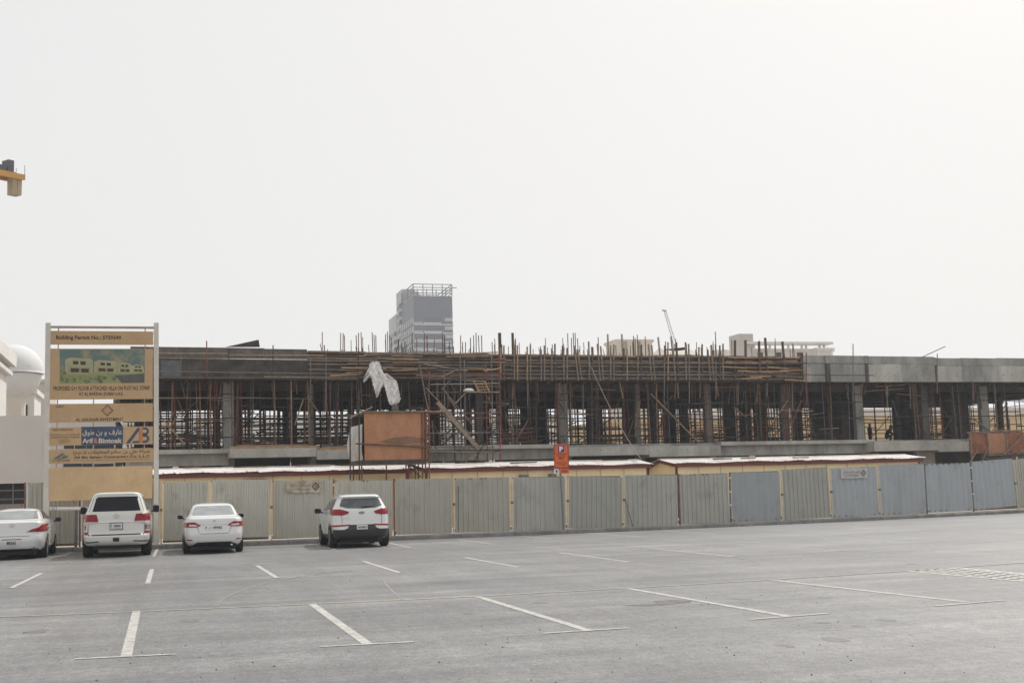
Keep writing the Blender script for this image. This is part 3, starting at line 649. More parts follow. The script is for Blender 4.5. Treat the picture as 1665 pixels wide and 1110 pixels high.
def car(name, label, loc, rz, keys, paint, wheels, decals, clad=None, n_pow=8.5, mirrors=None, mirror_mat=None, bars=False, text=(), extras=()):
    root = empty(name, loc, label, 'car', 'cars parked along the kerb'); root.rotation_euler = (0, 0, rz)
    zs_k = [k[0] for k in keys]
    zs = np.concatenate([np.linspace(zs_k[i], zs_k[i+1], max(2, int((zs_k[i+1]-zs_k[i])/.022)+1), endpoint=False) for i in range(len(keys)-1)]+[[zs_k[-1]]])
    yr = pchip(zs_k, [k[1] for k in keys], zs); yf = pchip(zs_k, [k[2] for k in keys], zs); ww = pchip(zs_k, [k[3] for k in keys], zs)
    N = 128; t = np.linspace(0, 2*pi, 1441)
    rings = []
    for z, a, c, w in zip(zs, yr, yf, ww):
        mid, hl = (a+c)/2, (c-a)/2
        cx = np.sign(np.cos(t))*np.abs(np.cos(t))**(2/n_pow)*w; cyy = np.sign(np.sin(t))*np.abs(np.sin(t))**(2/n_pow)*hl+mid
        # narrow the plan a little towards both ends
        cx = cx*(1-.05*((cyy-mid)/max(hl, .01))**4)
        s = np.concatenate([[0], np.cumsum(np.hypot(np.diff(cx), np.diff(cyy)))]); q = np.linspace(0, s[-1], N, endpoint=False)
        rings.append(np.stack([np.interp(q, s, cx), np.interp(q, s, cyy), np.full(N, z)], -1))
    R, wy, track, tw = wheels
    for rg in rings:
        for p in rg:
            for y0 in wy:
                d = math.hypot(p[1]-y0, p[2]-R)
                if d < R*1.13 and abs(p[0]) > .4: p[0] = math.copysign(track-tw-.04, p[0])
    V = [tuple(p) for rg in rings for p in rg]; F = []; nr = len(rings)
    for i in range(nr-1):
        for j in range(N):
            F.append((i*N+j, i*N+(j+1) % N, (i+1)*N+(j+1) % N, (i+1)*N+j))
    F.append(tuple(range(N))[::-1]); F.append(tuple(range((nr-1)*N, nr*N)))
    tree = BVHTree.FromPolygons([Vector(v) for v in V], F)
    def mk(nm, V, F, material, parent=root, smooth=True):
        me = bpy.data.meshes.new(nm); me.from_pydata(V, [], F)
        bm = bmesh.new(); bm.from_mesh(me); bmesh.ops.delete(bm, geom=[v for v in bm.verts if not v.link_faces], context='VERTS'); bmesh.ops.recalc_face_normals(bm, faces=bm.faces); bm.to_mesh(me); bm.free()
        for p in me.polygons: p.use_smooth = smooth
        me.materials.append(material); return link(bpy.data.objects.new(nm, me), parent)
    if clad is None: body = mk('body', V, F, paint)
    else:
        zc = lambda f: sum(V[i][2] for i in f)/len(f)
        th_ = lambda f: .56 if sum(V[i][1] for i in f)/len(f) < .42 else clad
        body = mk('body', V, [f for f in F if zc(f) >= th_(f)], paint); mk('lower_cladding', V, [f for f in F if zc(f) < th_(f)], PLAST)
    for p in body.data.polygons:
        if len(p.vertices) > 8: p.use_smooth = False
    # dark underbody, set low to block light and deepen the shadow below
    Lc = max(yf); b_ = MB(); b_.box((-track+tw+.02, .25, keys[0][0]-.10), (track-tw-.02, Lc-.3, keys[0][0]+.02)); mk('underbody', b_.v, b_.f, BLACK, smooth=False)
    def decal(nm, side, poly, material, off=.006, parent=root, nz=9, nx=14):
        zs_ = [p[1] for p in poly]; z0, z1 = min(zs_)+1e-4, max(zs_)-1e-4; rows = []
        zz = sorted(set([z0+(z1-z0)*i/nz for i in range(nz+1)]+[min(max(p[1], z0), z1) for p in poly]))
        for z in zz:
            xi = []
            for (xa, za), (xb, zb) in zip(poly, poly[1:]+poly[:1]):
                if (za-z)*(zb-z) <= 0 and abs(zb-za) > 1e-9: xi.append(xa+(xb-xa)*(z-za)/(zb-za))
            if len(xi) < 2: continue
            x0, x1 = min(xi), max(xi); row = []
            for j in range(nx+1):
                x = x0+(x1-x0)*j/nx; hit = None
                for k in range(14):
                    if side == 'rear': h = tree.ray_cast(Vector((x, -3, z)), Vector((0, 1, 0)))
                    else:
                        sg_ = 1 if side == 'right' else -1; h = tree.ray_cast(Vector((3*sg_, x, z)), Vector((-sg_, 0, 0)))
                    if h[0] is not None: hit = h; break
                    x *= .985 if side == 'rear' else 1.0
                    if side != 'rear': break
                if hit is None: row = None; break
                nrm = hit[1]
                dirv = Vector((0,-1,0)) if side == 'rear' else Vector((1 if side == 'right' else -1, 0, 0))
                if nrm.dot(dirv) < 0: nrm = -nrm
                row.append(hit[0]+(nrm*.6+dirv*.4)*off)
            if row: rows.append((row, dirv))
        if len(rows) < 2: return None
        dv = rows[0][1]; rows = [r[0] for r in rows]
        b_ = MB(); b_.grid(rows)
        ring = rows[0]+[r[-1] for r in rows[1:]]+rows[-1][-2::-1]+[r[0] for r in rows[-2:0:-1]]
        m_ = len(ring); b_.add(ring+[p-dv*.03 for p in ring], [(i, (i+1) % m_, m_+(i+1) % m_, m_+i) for i in range(m_)])
        return mk(nm, [tuple(p) for p in b_.v], b_.f, material, parent)
    def both(nm, poly, material, off=.006, **k):
        decal(nm, 'rear', poly, material, off, **k); decal(nm, 'rear', [(-x, z) for x, z in poly], material, off, **k)
    for d in decals:
        if d[1] == 'both': both(d[0], d[2], d[3], *d[4:5])
        elif d[1] == 'sides':
            decal(d[0], 'left', d[2], d[3], *d[4:5]); decal(d[0], 'right', d[2], d[3], *d[4:5])
        else: decal(*d[:5])
    def rear_y(x, z):
        h = tree.ray_cast(Vector((x, -3, z)), Vector((0, 1, 0))); return h[0].y if h[0] is not None else 0
    # wheels
    for y0 in wy:
        for sg_ in (-1, 1):
            b_ = MB(); prof = [(R*.62, 0), (R*.66, -.015), (R*.93, -.012), (R, .03), (R, tw-.03), (R*.93, tw), (R*.62, tw)]
            M_ = 28; pr = [[(sg_*(track-yy), y0+r*cos(2*pi*k/M_), R+r*sin(2*pi*k/M_)) for k in range(M_+1)] for r, yy in prof]
            b_.grid(pr); wl = mk('wheel', b_.v, b_.f, TYM)
            b2 = MB(); pr = [[(sg_*(track-yy), y0+r*cos(2*pi*k/M_), R+r*sin(2*pi*k/M_)) for k in range(M_+1)] for r, yy in ((R*.64,0.0),(R*.6,.02),(R*.55,.07),(R*.1,.07),(0.001,.07))]
            b2.grid(pr)
            for k in range(5):
                a = 2*pi*k/5; dv = Vector((0, cos(a), sin(a))); c0 = Vector((sg_*(track-.02), y0, R)); b2.bar(c0+dv*R*.08, c0+dv*R*.6, .03, .075, up=(1,0,0))
            mk('rim', b2.v, b2.f, RIM, wl, smooth=False)
    # mirrors
    if mirrors:
        mx_, my_, mz_, ms = mirrors
        for sg_ in (-1, 1):
            b_ = MB(); rows = []
            for i in range(9):
                a = pi*i/8; rows.append([(sg_*(mx_+ms[0]*sin(a)*abs(cos(q))**.5*math.copysign(1, cos(q))), my_+ms[1]*(-cos(a)), mz_+ms[2]*sin(a)**.6*abs(sin(q))**.6*math.copysign(1, sin(q))) for q in [2*pi*k/16 for k in range(17)]])
            b_.grid(rows); b_.bar((sg_*(mx_-ms[0]*1.4), my_, mz_-ms[2]*.7), (sg_*(mx_-ms[0]*.5), my_, mz_-ms[2]*.4), .06, .05)
            mr_ = mk('mirror', b_.v, b_.f, mirror_mat or PLAST)
            b_ = MB(); b_.box((sg_*mx_-ms[0]*.8, my_-ms[1]*1.02, mz_-ms[2]*.75), (sg_*mx_+ms[0]*.8, my_-ms[1]*.9, mz_+ms[2]*.75)); mk('mirror_glass', b_.v, b_.f, GLD, mr_, smooth=False)
    for (s, x0, z0, w_, h_, m_, bold) in text:
        y = min(rear_y(x0, z0), rear_y(x0+w_, z0+h_), rear_y(x0+w_/2, z0+h_/2))
        v, f = text_verts(s, bold); xs_ = [p[0] for p in v]; ys_ = [p[1] for p in v]
        mk('lettering', [(x0+(p[0]-min(xs_))/(max(xs_)-min(xs_))*w_, y-.028, z0+(p[1]-min(ys_))/(max(ys_)-min(ys_))*h_) for p in v], f, m_, smooth=False)
    for e in extras:
        if e[0] == 'ring':      # elliptical emblem
            _, x0, z0, a, c, m_ = e; b_ = MB(); y = rear_y(x0, z0)-.014; K = 20
            b_.grid([[(x0+a*s*cos(2*pi*k/K), y, z0+c*s*sin(2*pi*k/K)) for k in range(K+1)] for s in (1, .72)])
            b_.grid([[(x0+a*.4*s*cos(2*pi*k/K), y, z0+c*.85*s*sin(2*pi*k/K)) for k in range(K+1)] for s in (1, .6)])
            mk('emblem', b_.v, b_.f, m_)
        elif e[0] == 'pipe':
            _, x0, z0, r, m_ = e; b_ = MB(); b_.tube((x0, .02, z0), (x0, .5, z0), r, 12); mk('exhaust', b_.v, b_.f, m_)
        elif e[0] == 'box':
            _, nm, a, c, m_ = e; b_ = MB(); b_.box(a, c); mk(nm, b_.v, b_.f, m_, smooth=False)
        elif e[0] == 'rail':
            _, x0, y0, y1, z, m_ = e
            for sg_ in (-1, 1):
                b_ = MB(); pts = [(sg_*x0, y0+(y1-y0)*k/8, z+.05*math.sin(pi*min(1, k/1.5 if k < 4 else (8-k)/1.5)/2)) for k in range(9)]
                for p, q in zip(pts[:-1], pts[1:]): b_.tube(p, q, .018, 6)
                mk('roof_rail', b_.v, b_.f, m_)
        elif e[0] == 'wiper':
            b_ = MB(); y = rear_y(.1, e[1])-.03; b_.bar((.02, y, e[1]), (.42, y+.005, e[1]+.04), .02, .03); mk('rear_wiper', b_.v, b_.f, PLAST)
        elif e[0] == 'fin':
            b_ = MB(); b_.add([(-.02, e[1], e[2]), (.02, e[1], e[2]), (0, e[1]+.03, e[2]+.06), (-.02, e[1]+.2, e[2]), (.02, e[1]+.2, e[2])], [(0,1,2),(1,4,2),(4,3,2),(3,0,2)]); mk('roof_aerial', b_.v, b_.f, PLAST)
    return root

def carpos(cx, wl, wr, overhang):
    """origin (rear bumper, ground) from the rear wheel contact pixels"""
    a, c = G(*wl), G(*wr); Y = (a.y+c.y)/2
    return Vector((PY(cx, (wl[1]+wr[1])/2, Y-overhang).x, Y-overhang, 0.0))

# --- big off-roader
KL = [(.345,.14,4.75,.89),(.42,.03,4.9,.94),(.52,-.01,4.93,.96),(.62,-.02,4.95,.967),(.66,.03,4.95,.968),(.72,.06,4.94,.97),(1.0,.07,4.9,.97),(1.10,.075,4.78,.965),(1.18,.08,4.45,.955),(1.24,.09,3.85,.925),(1.33,.11,3.62,.885),(1.5,.155,3.4,.825),(1.7,.23,3.1,.745),(1.78,.26,2.95,.71),(1.83,.25,2.8,.67),(1.87,.32,2.6,.58),(1.89,.6,2.3,.38)]
car('parked_offroader', 'tall white off-roader with dark tinted rear window parked under the billboard', carpos(188.5,(137,904),(243,902.5),1.08), 0.0, KL, CPP,
    (.395, (1.1, 3.95), .955, .27),
    [('rear_window','rear',[(-.765,1.33),(.765,1.33),(.655,1.70),(.59,1.75),(-.59,1.75),(-.655,1.70)],GLD,.006),
     ('tail_lamp','both',[(-.945,1.25),(-.55,1.245),(-.50,1.04),(-.945,1.03)],LRED,.02),
     ('reversing_lamp','both',[(-.945,1.02),(-.52,1.03),(-.52,.985),(-.945,.93)],LCLR,.014),
     ('chrome_strip','rear',[(-.5,1.045),(.5,1.045),(.5,1.01),(-.5,1.01)],CHR,.02),
     ('bumper_step','rear',[(-.78,.672),(.78,.672),(.78,.635),(-.78,.635)],PLAST,.004),
     ('reflector','both',[(-.93,.745),(-.79,.745),(-.79,.655),(-.93,.665)],LRED,.014),
     ('corner_strip','both',[(-.945,.92),(-.80,.92),(-.80,.78),(-.945,.78)],CHR,.008),
     ('bumper_vent','both',[(-.86,.455),(-.5,.475),(-.46,.45),(-.82,.425)],PLAST,.008),
     ('bumper_trim','both',[(-.93,.44),(-.86,.475),(-.5,.495),(-.5,.48),(-.86,.455),(-.93,.41)],CHR,.012),
     ('tow_cover','rear',[(-.09,.57),(.09,.57),(.08,.46),(-.08,.46)],PLAST,.02),
     ('plate_frame','rear',[(-.185,1.0),(.185,1.0),(.185,.79),(-.185,.79)],PLAST,.012),
     ('license_plate','rear',[(-.165,.98),(.165,.98),(.165,.81),(-.165,.81)],PLT,.018),
     ('side_window','sides',[(.45,1.34),(3.35,1.30),(3.1,1.6),(2.9,1.74),(.6,1.74)],GLD,.005),
     ('tailgate_seam','both',[(-.79,1.03),(-.775,1.03),(-.775,.68),(-.79,.68)],SEAM,.003)],
    mirrors=(1.09, 3.1, 1.36, (.10, .10, .12)), text=[('F', -.14, .87, .03, .075, INK, .03), ('50001', -.07, .87, .2, .075, INK, .02), ('DUBAI', -.13, .825, .26, .025, INK, 0.)],
    extras=[('ring', 0, 1.185, .095, .062, CHR), ('box', 'bumper_underside', (-.6,.2,.24), (.6,.5,.36), BLACK), ('pipe', -.55, .33, .035, PLAST)])
# --- compact sedan
KS = [(.22,.22,4.4,.76),(.30,.08,4.52,.82),(.40,.02,4.58,.86),(.55,.0,4.6,.88),(.72,.04,4.57,.883),(.86,.07,4.4,.878),(.93,.075,4.05,.865),(.98,.085,3.75,.85),(1.03,.11,3.45,.83),(1.065,.2,3.38,.80),(1.085,.52,3.3,.775),(1.12,.66,3.22,.75),(1.25,.96,2.95,.69),(1.36,1.22,2.7,.63),(1.43,1.45,2.5,.56),(1.475,1.75,2.25,.42),(1.485,1.9,2.1,.25)]
car('parked_sedan', 'white compact sedan parked between the off-roader and the hatchback', carpos(348.5,(299,898.5),(393,896.5),.95), 0.0, KS, CPW,
    (.325, (.95, 3.65), .86, .2),
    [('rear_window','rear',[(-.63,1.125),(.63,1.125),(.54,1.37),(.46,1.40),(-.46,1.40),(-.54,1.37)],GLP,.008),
     ('tail_lamp','both',[(-.865,.93),(-.56,.935),(-.38,.83),(-.5,.785),(-.865,.765)],LRED,.014),
     ('reversing_lamp','both',[(-.72,.87),(-.56,.865),(-.45,.825),(-.56,.805),(-.72,.81)],LCLR,.02),
     ('chrome_strip','rear',[(-.36,.885),(.36,.885),(.36,.862),(-.36,.862)],CHR,.014),
     ('license_plate','rear',[(-.27,.83),(.27,.83),(.27,.70),(-.27,.70)],PLT,.014),
     ('trunk_seam','both',[(-.50,.79),(-.44,.62),(-.40,.59),(-.385,.59),(-.43,.62),(-.485,.79)],SEAM,.004),
     ('trunk_seam','rear',[(-.4,.595),(.4,.595),(.4,.582),(-.4,.582)],SEAM,.004),
     ('reflector','both',[(-.80,.435),(-.62,.43),(-.64,.40),(-.78,.40)],LRED,.01),
     ('lower_bumper','rear',[(-.48,.345),(.48,.345),(.60,.28),(.74,.25),(.72,.225),(-.72,.225),(-.74,.25),(-.60,.28)],PLAST,.01),
     ('side_window','sides',[(1.1,1.11),(3.1,1.06),(2.75,1.30),(2.35,1.405),(1.65,1.405)],GLD,.005)],
    mirrors=(.95, 3.05, 1.06, (.085, .07, .065)), mirror_mat=PLAST, text=[('F', -.25, .73, .04, .07, INK, .02), (arabic('دبي'), -.16, .735, .09, .05, INK, .01), ('49982', -.04, .73, .26, .07, INK, .02)],
    extras=[('ring', .0, .955, .055, .035, CHR), ('pipe', .5, .24, .03, CHR)])
# --- compact SUV
KK = [(.24,.16,4.25,.80),(.34,.04,4.36,.87),(.5,.0,4.42,.905),(.62,.02,4.44,.918),(.70,.05,4.43,.925),(.9,.085,4.3,.925),(.98,.10,4.05,.915),(1.06,.12,3.6,.90),(1.12,.14,3.35,.885),(1.18,.175,3.2,.86),(1.3,.27,2.95,.80),(1.42,.36,2.7,.735),(1.5,.40,2.5,.685),(1.54,.34,2.4,.655),(1.58,.38,2.2,.60),(1.615,.6,2.0,.50),(1.63,.95,1.75,.3)]
car('parked_suv', 'white compact SUV with black lower bumper and silver roof rails, set apart to the right', carpos(589.5,(541,889),(631,887),.85), -0.01, KK, CPW,
    (.355, (.87, 3.5), .905, .23),
    [('rear_window','rear',[(-.655,1.265),(-.45,1.205),(0,1.185),(.45,1.205),(.655,1.265),(.58,1.46),(.52,1.495),(-.52,1.495),(-.58,1.46)],GLM,.008),
     ('tail_lamp','both',[(-.90,1.185),(-.64,1.175),(-.38,1.095),(-.42,1.03),(-.62,.985),(-.885,1.0)],LRED,.016),
     ('rear_cladding','rear',[(-.38,.70),(.38,.70),(.44,.60),(.54,.56),(.54,.54),(-.54,.54),(-.54,.56),(-.44,.60)],PLAST,.01),
     ('reflector','both',[(-.885,.70),(-.36,.71),(-.36,.672),(-.885,.642)],LRED,.016),
     ('license_plate','rear',[(-.165,.685),(.165,.685),(.165,.555),(-.165,.555)],PLT,.016),
     ('tailgate_seam','both',[(-.62,.98),(-.607,.98),(-.60,.72),(-.613,.72)],SEAM,.004),
     ('side_window','sides',[(.62,1.20),(3.05,1.10),(2.8,1.32),(2.45,1.5),(.85,1.49),(.66,1.36)],GLM,.005),
     ('door_seam','sides',[(2.02,1.13),(2.035,1.13),(2.03,.4),(2.015,.4)],SEAM,.003),
     ('door_handle','sides',[(1.3,.96),(1.5,.965),(1.5,.935),(1.3,.93)],CHR,.02)],
    clad=.40, mirrors=(1.04, 2.95, 1.12, (.11, .08, .085)),
    text=[('N50801', -.14, .585, .28, .075, INK, .02), ('SPORT', -.58, .885, .22, .028, CHR, .01)],
    extras=[('ring', 0, 1.055, .085, .042, PLAST), ('rail', .60, .75, 2.5, 1.575, CHR), ('wiper', 1.225), ('fin', .7, 1.60), ('pipe', .5, .25, .035, PLAST), ('box', 'bumper_underside', (-.55,.2,.2), (.55,.5,.26), BLACK)])
# --- large sedan at the left edge
KC = [(.24,.25,4.75,.80),(.30,.1,4.85,.86),(.42,.03,4.93,.895),(.55,.0,4.95,.91),(.68,.03,4.94,.915),(.72,.05,4.9,.915),(.9,.085,4.6,.905),(1.0,.10,4.2,.89),(1.06,.11,3.8,.87),(1.10,.16,3.6,.85),(1.125,.4,3.52,.82),(1.145,.68,3.45,.79),(1.2,.82,3.35,.76),(1.3,1.1,3.1,.70),(1.4,1.4,2.8,.62),(1.45,1.65,2.6,.52),(1.485,2.0,2.3,.32)]
car('parked_saloon', 'large white saloon cut off by the left edge of the photo, red wedge tail lamp', carpos(18,(-42,908.5),(74,907),1.05), 0.0, KC, CPW,
    (.33, (1.05, 3.85), .90, .215),
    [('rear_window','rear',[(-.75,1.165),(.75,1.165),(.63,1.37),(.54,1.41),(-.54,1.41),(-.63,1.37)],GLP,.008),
     ('tail_lamp','both',[(-.905,1.02),(-.80,1.005),(-.72,.915),(-.55,.87),(-.40,.79),(-.905,.795)],LRED,.014),
     ('license_plate','rear',[(-.25,.575),(.25,.575),(.25,.42),(-.25,.42)],PLT,.014),
     ('plate_trim','rear',[(-.27,.60),(.27,.60),(.27,.58),(-.27,.58)],SEAM,.014),
     ('trunk_seam','rear',[(-.5,.685),(.5,.685),(.5,.672),(-.5,.672)],SEAM,.004),
     ('lower_bumper','rear',[(-.72,.31),(.72,.31),(.74,.27),(.72,.245),(-.72,.245),(-.74,.27)],PLAST,.01),
     ('side_window','sides',[(1.15,1.17),(3.25,1.13),(2.95,1.33),(2.55,1.43),(1.75,1.43)],GLD,.005)],
    mirrors=(1.03, 3.2, 1.10, (.09, .07, .07)), text=[('88265', -.13, .445, .26, .09, INK, .02)],
    extras=[('ring', 0, .985, .08, .05, CHR), ('pipe', .62, .285, .045, PLAST), ('pipe', -.62, .285, .045, PLAST)])
# ================================================================ UNFINISHED BUILDING
ZS, ZR, ZT = 3.93, 7.2, 8.6
bd = empty('unfinished_building', W(26, 0, .12), 'long two-storey concrete building under construction behind the fence, open between columns', 'building')
rs = random.Random(11)
# roof slab, beams
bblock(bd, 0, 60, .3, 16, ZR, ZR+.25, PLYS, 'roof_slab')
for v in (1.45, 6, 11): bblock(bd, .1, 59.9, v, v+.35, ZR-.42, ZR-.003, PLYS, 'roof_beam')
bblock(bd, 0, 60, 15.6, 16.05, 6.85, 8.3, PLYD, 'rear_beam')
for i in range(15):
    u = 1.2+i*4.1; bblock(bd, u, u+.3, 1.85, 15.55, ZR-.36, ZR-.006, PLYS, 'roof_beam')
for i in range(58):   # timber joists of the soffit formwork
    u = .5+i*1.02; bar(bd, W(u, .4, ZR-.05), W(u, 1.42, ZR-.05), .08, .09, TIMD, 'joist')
# first floor slab and edge
bblock(bd, 0, 60, .76, 16, 3.70, ZS-.02, CONC, 'floor_slab')
EDGE = [((205,374),'rec',0,0),((374,515),'pro',728.5,743),((515,592),'pro',731,746),((592,925),'rec',0,0),((925,1055),'pro',725.5,740),((1055,1172),'pro',724,741.5),((1172,1421),'rec',0,0),((1421,1525),'pro',716.5,732.5),((1525,1582),'pro',717.5,733.5),((1582,1760),'rec',0,0)]
for (x0, x1), k, y0, y1 in EDGE:
    if k == 'rec':
        u0 = FB(x0, 730, .25)[0]; u1 = FB(x1, 730, .25)[0]
        bblock(bd, u0+.01, u1-.01, .22, .755, 3.74, ZS+.01, CONC_L, 'slab_edge')
        nseg = max(1, int((u1-u0)/4.0)); 
        for i in range(nseg):
            a = u0+(u1-u0)*i/nseg+.012; c = u0+(u1-u0)*(i+1)/nseg-.012
            bblock(bd, a, c, .52, .9, 3.18+rs.uniform(-.02,.02), 3.738, CONC, 'edge_beam')
    else:
        va = -.4; u0, z1 = FB(x0, y0, va); u1, _ = FB(x1, y0, va); _, z0 = FB((x0+x1)/2, y1, va); _, z1 = FB((x0+x1)/2, y0, va)
        o = bblock(bd, u0+.01, u1-.01, va, .755, z0, z1, CONC_L, 'balcony_slab')
        nh = int((u1-u0)/1.1)
        for i in range(nh):
            uu = u0+.5+(u1-u0-.8)*i/max(1, nh-1)
            tube(bd, W(uu, va-.012, z0+(z1-z0)*.62), W(uu, va+.02, z0+(z1-z0)*.62), .022, STEELD, 'tie_hole')
        if x0 in (374, 515):
            bar(bd, W(u0, va+.05, z1+.06), W(u1, va+.05, z1+.05), .05, .11, TIMO, 'edge_board')
            bar(bd, W(u0+.3, va+.2, z1+.15), W(u1-.4, va+.2, z1+.14), .05, .09, TIM, 'edge_board')
# columns on the facade
CONC_B = mat('concrete_brown', (.17, .15, .135), .9, .3, 1.2, streak=.5)
CONC_C = mat('concrete_column', (.31, .30, .275), .9, .35, 1.2, streak=.6, fine=.1)
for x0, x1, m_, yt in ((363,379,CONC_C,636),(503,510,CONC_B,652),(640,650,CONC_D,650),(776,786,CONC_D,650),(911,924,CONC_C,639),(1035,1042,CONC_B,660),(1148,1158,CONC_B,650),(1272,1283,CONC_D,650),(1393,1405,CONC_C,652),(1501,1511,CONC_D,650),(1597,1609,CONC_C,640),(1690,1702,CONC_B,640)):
    u0 = FB(x0, 690, 1.3)[0]; u1 = FB(x1, 690, 1.3)[0]
    bblock(bd, u0, u1, 1.3, 1.6, 3.92, ZR-.004, m_, 'column')
    bblock(bd, u0-.03, u1+.03, 1.0, 1.6, .1, 3.69, CONC, 'column')
    bblock(bd, u0-.012, u1+.012, 1.28, 1.62, ZR-.62, ZR-.56, TIMD, 'column_clamp')
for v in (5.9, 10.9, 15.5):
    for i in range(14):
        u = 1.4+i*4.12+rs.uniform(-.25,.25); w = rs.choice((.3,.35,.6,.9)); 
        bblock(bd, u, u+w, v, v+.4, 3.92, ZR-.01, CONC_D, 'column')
# inner walls of the ground floor, with gaps
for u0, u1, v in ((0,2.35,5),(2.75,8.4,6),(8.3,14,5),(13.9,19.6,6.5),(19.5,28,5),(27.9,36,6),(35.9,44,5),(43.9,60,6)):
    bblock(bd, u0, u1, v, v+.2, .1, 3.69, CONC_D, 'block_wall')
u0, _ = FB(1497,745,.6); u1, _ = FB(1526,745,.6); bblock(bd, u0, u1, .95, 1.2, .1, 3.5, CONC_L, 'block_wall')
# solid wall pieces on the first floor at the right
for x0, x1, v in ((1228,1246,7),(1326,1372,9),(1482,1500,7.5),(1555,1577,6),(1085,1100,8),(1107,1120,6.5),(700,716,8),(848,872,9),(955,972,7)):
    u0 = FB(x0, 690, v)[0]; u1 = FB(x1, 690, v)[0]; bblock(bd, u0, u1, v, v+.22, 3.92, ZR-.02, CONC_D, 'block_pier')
# fascia: left dark plywood, right bare concrete
uL = 0.0; uA = FB(500,590)[0]; uF = FB(1306,590)[0]
n_ = 4
for i in range(n_):
    a = uL+(uA-uL)*i/n_; c = uL+(uA-uL)*(i+1)/n_-.012
    bblock(bd, a, c, rs.uniform(-.01,.01), .12, ZR+.02, 8.18+rs.uniform(-.01,.01), PLYD, 'fascia_board')
    bblock(bd, a, c, .02+rs.uniform(0,.02), .14, 8.2, 8.70+(.0 if i < n_-1 else -.03), mat('plywood_grey', (.13,.115,.10), .8, .4, 1.5, bump=.15, fine=.2), 'fascia_board')
a0, z0 = FB(262,612); a1, z1 = FB(295,586); bblock(bd, a0, a1, -.045, -.02, z0, z1, STEELB, 'steel_sheet')
FPAN = [(1306,1344,.18,577.5,CONC),(1344,1350,.02,577.5,CONC_D),(1350,1408,.10,578,CONC),(1408,1413,.0,578,CONC_D),(1413,1466,-.08,579,CONC_L),(1466,1520,-.06,579.5,CONC),(1520,1524,.0,581,CONC_D),(1524,1564,.0,582,CONC_L),(1564,1622,.0,582,CONC),(1622,1672,.03,582,CONC_L),(1672,1760,.03,583,CONC)]
for x0, x1, v, yt, m_ in FPAN:
    a = FB(x0,600,v)[0]; c = FB(x1,600,v)[0]; zt = FB((x0+x1)/2, yt, v)[1]; zb = FB((x0+x1)/2, 620.5, v)[1]; zm = FB((x0+x1)/2, yt+12.5, v)[1]
    bblock(bd, a+.006, c-.006, v, .6, zb, zm-.006, m_, 'fascia_panel'); bblock(bd, a+.006, c-.006, v+.015, .6, zm+.006, zt, CONC, 'fascia_panel')
    if x1-x0 > 30:
        for k in range(3):
            for j in range(2):
                hx = x0+(x1-x0)*(.2+.3*k)+rs.uniform(-3,3); hy = 596+j*15+rs.uniform(-3,3)
                if rs.random() < .3: continue
                p = FW(hx, hy, v); tube(bd, p-BV*.012, p+BV*.03, .028, STEELD, 'tie_hole')
# formwork fascia between
fw = empty('timber_formwork', W((uA+uF)/2, -.1, ZR), 'timber formwork boards and upright soldiers along the roof edge of the unfinished building', 'formwork')
n_ = 15
for i in range(n_):
    a = uA+(uF-uA)*i/n_; c = uA+(uF-uA)*(i+1)/n_-.01
    zt = FB(0.5*(500+1306), 573.5)[1] if True else ZT
    bblock(fw, a, c, rs.uniform(-.012,.012), .08, ZR+.02, ZT-.04+rs.uniform(-.02,.03), PLYD, 'plywood_sheet')
for fr, hh in ((.95,.09),(.74,.06),(.55,.055),(.36,.06),(.09,.06)):
    u = uA
    while u < uF:
        L = rs.uniform(2.6,4.2); e = min(uF, u+L); z = ZR+fr*(ZT-ZR)+rs.uniform(-.03,.03)
        right = u > FB(1180,590)[0]
        bar(fw, W(u, -.06-rs.uniform(0,.03), z), W(e, -.06-rs.uniform(0,.03), z+rs.uniform(-.03,.03)), .06, hh, TIMO if (right and fr > .3) or rs.random() < .18 else TIM, 'waler', 0)
        u = e-rs.uniform(.0,.25) if e < uF-.3 else uF+1
SOLD = [(816.7,0),(838.7,0),(859.8,0),(882.5,0),(899.7,0),(919.3,0),(941.8,-6),(960.7,-1),(977.5,-4),(995.4,0),(1017,0),(1039.5,1),(1061.4,-5),(1083.5,0),(1100,-3),(1118,-1),(1139,0),(1157,-4),(1173,0)]
for x, lean in SOLD:
    for dx in (-2.6, 2.6):
        top = FW(x+dx+lean*.9, 560+rs.uniform(-5,9), -.16); bot = FW(x+dx-lean*.2, 617+rs.uniform(0,2), -.16)
        bar(fw, bot, top, .07, .065, rs.choice((TIM,TIM,TIM,TIMO,TIMD)), 'soldier')
for x, lean, yt in ((1195,0,553),(1213,-1,553),(1236,-2,555),(1249,-5,549),(1278,-6,555),(1303,0,574)):
    bar(fw, FW(x,619,-.16), FW(x+lean,yt,-.16), .12, .09, TIMD, 'soldier')
for i in range(42):   # loose boards tied along the left half
    x = rs.uniform(505,800); L = rs.uniform(25,90); y = rs.choice((575,579,584,588,592,597,602,606,611,616))+rs.uniform(-1.5,1.5); v = rs.uniform(-.5,-.15)
    bar(fw, FW(x,y,v), FW(min(822,x+L),y+rs.uniform(-3,3),v), .05, rs.uniform(.045,.08), rs.choice((TIM,TIM,TIMO,TIMD,TIMD,STEEL)), 'loose_board')
for i in range(22):
    x = rs.uniform(1170,1290); y = rs.choice((580,588,596,603,611,616))+rs.uniform(-1,1); bar(fw, FW(x,y,-.25), FW(min(1312,x+rs.uniform(20,60)),y+rs.uniform(-2,3),-.25), .05, .07, rs.choice((TIM,TIMO,PLYR)), 'loose_board')
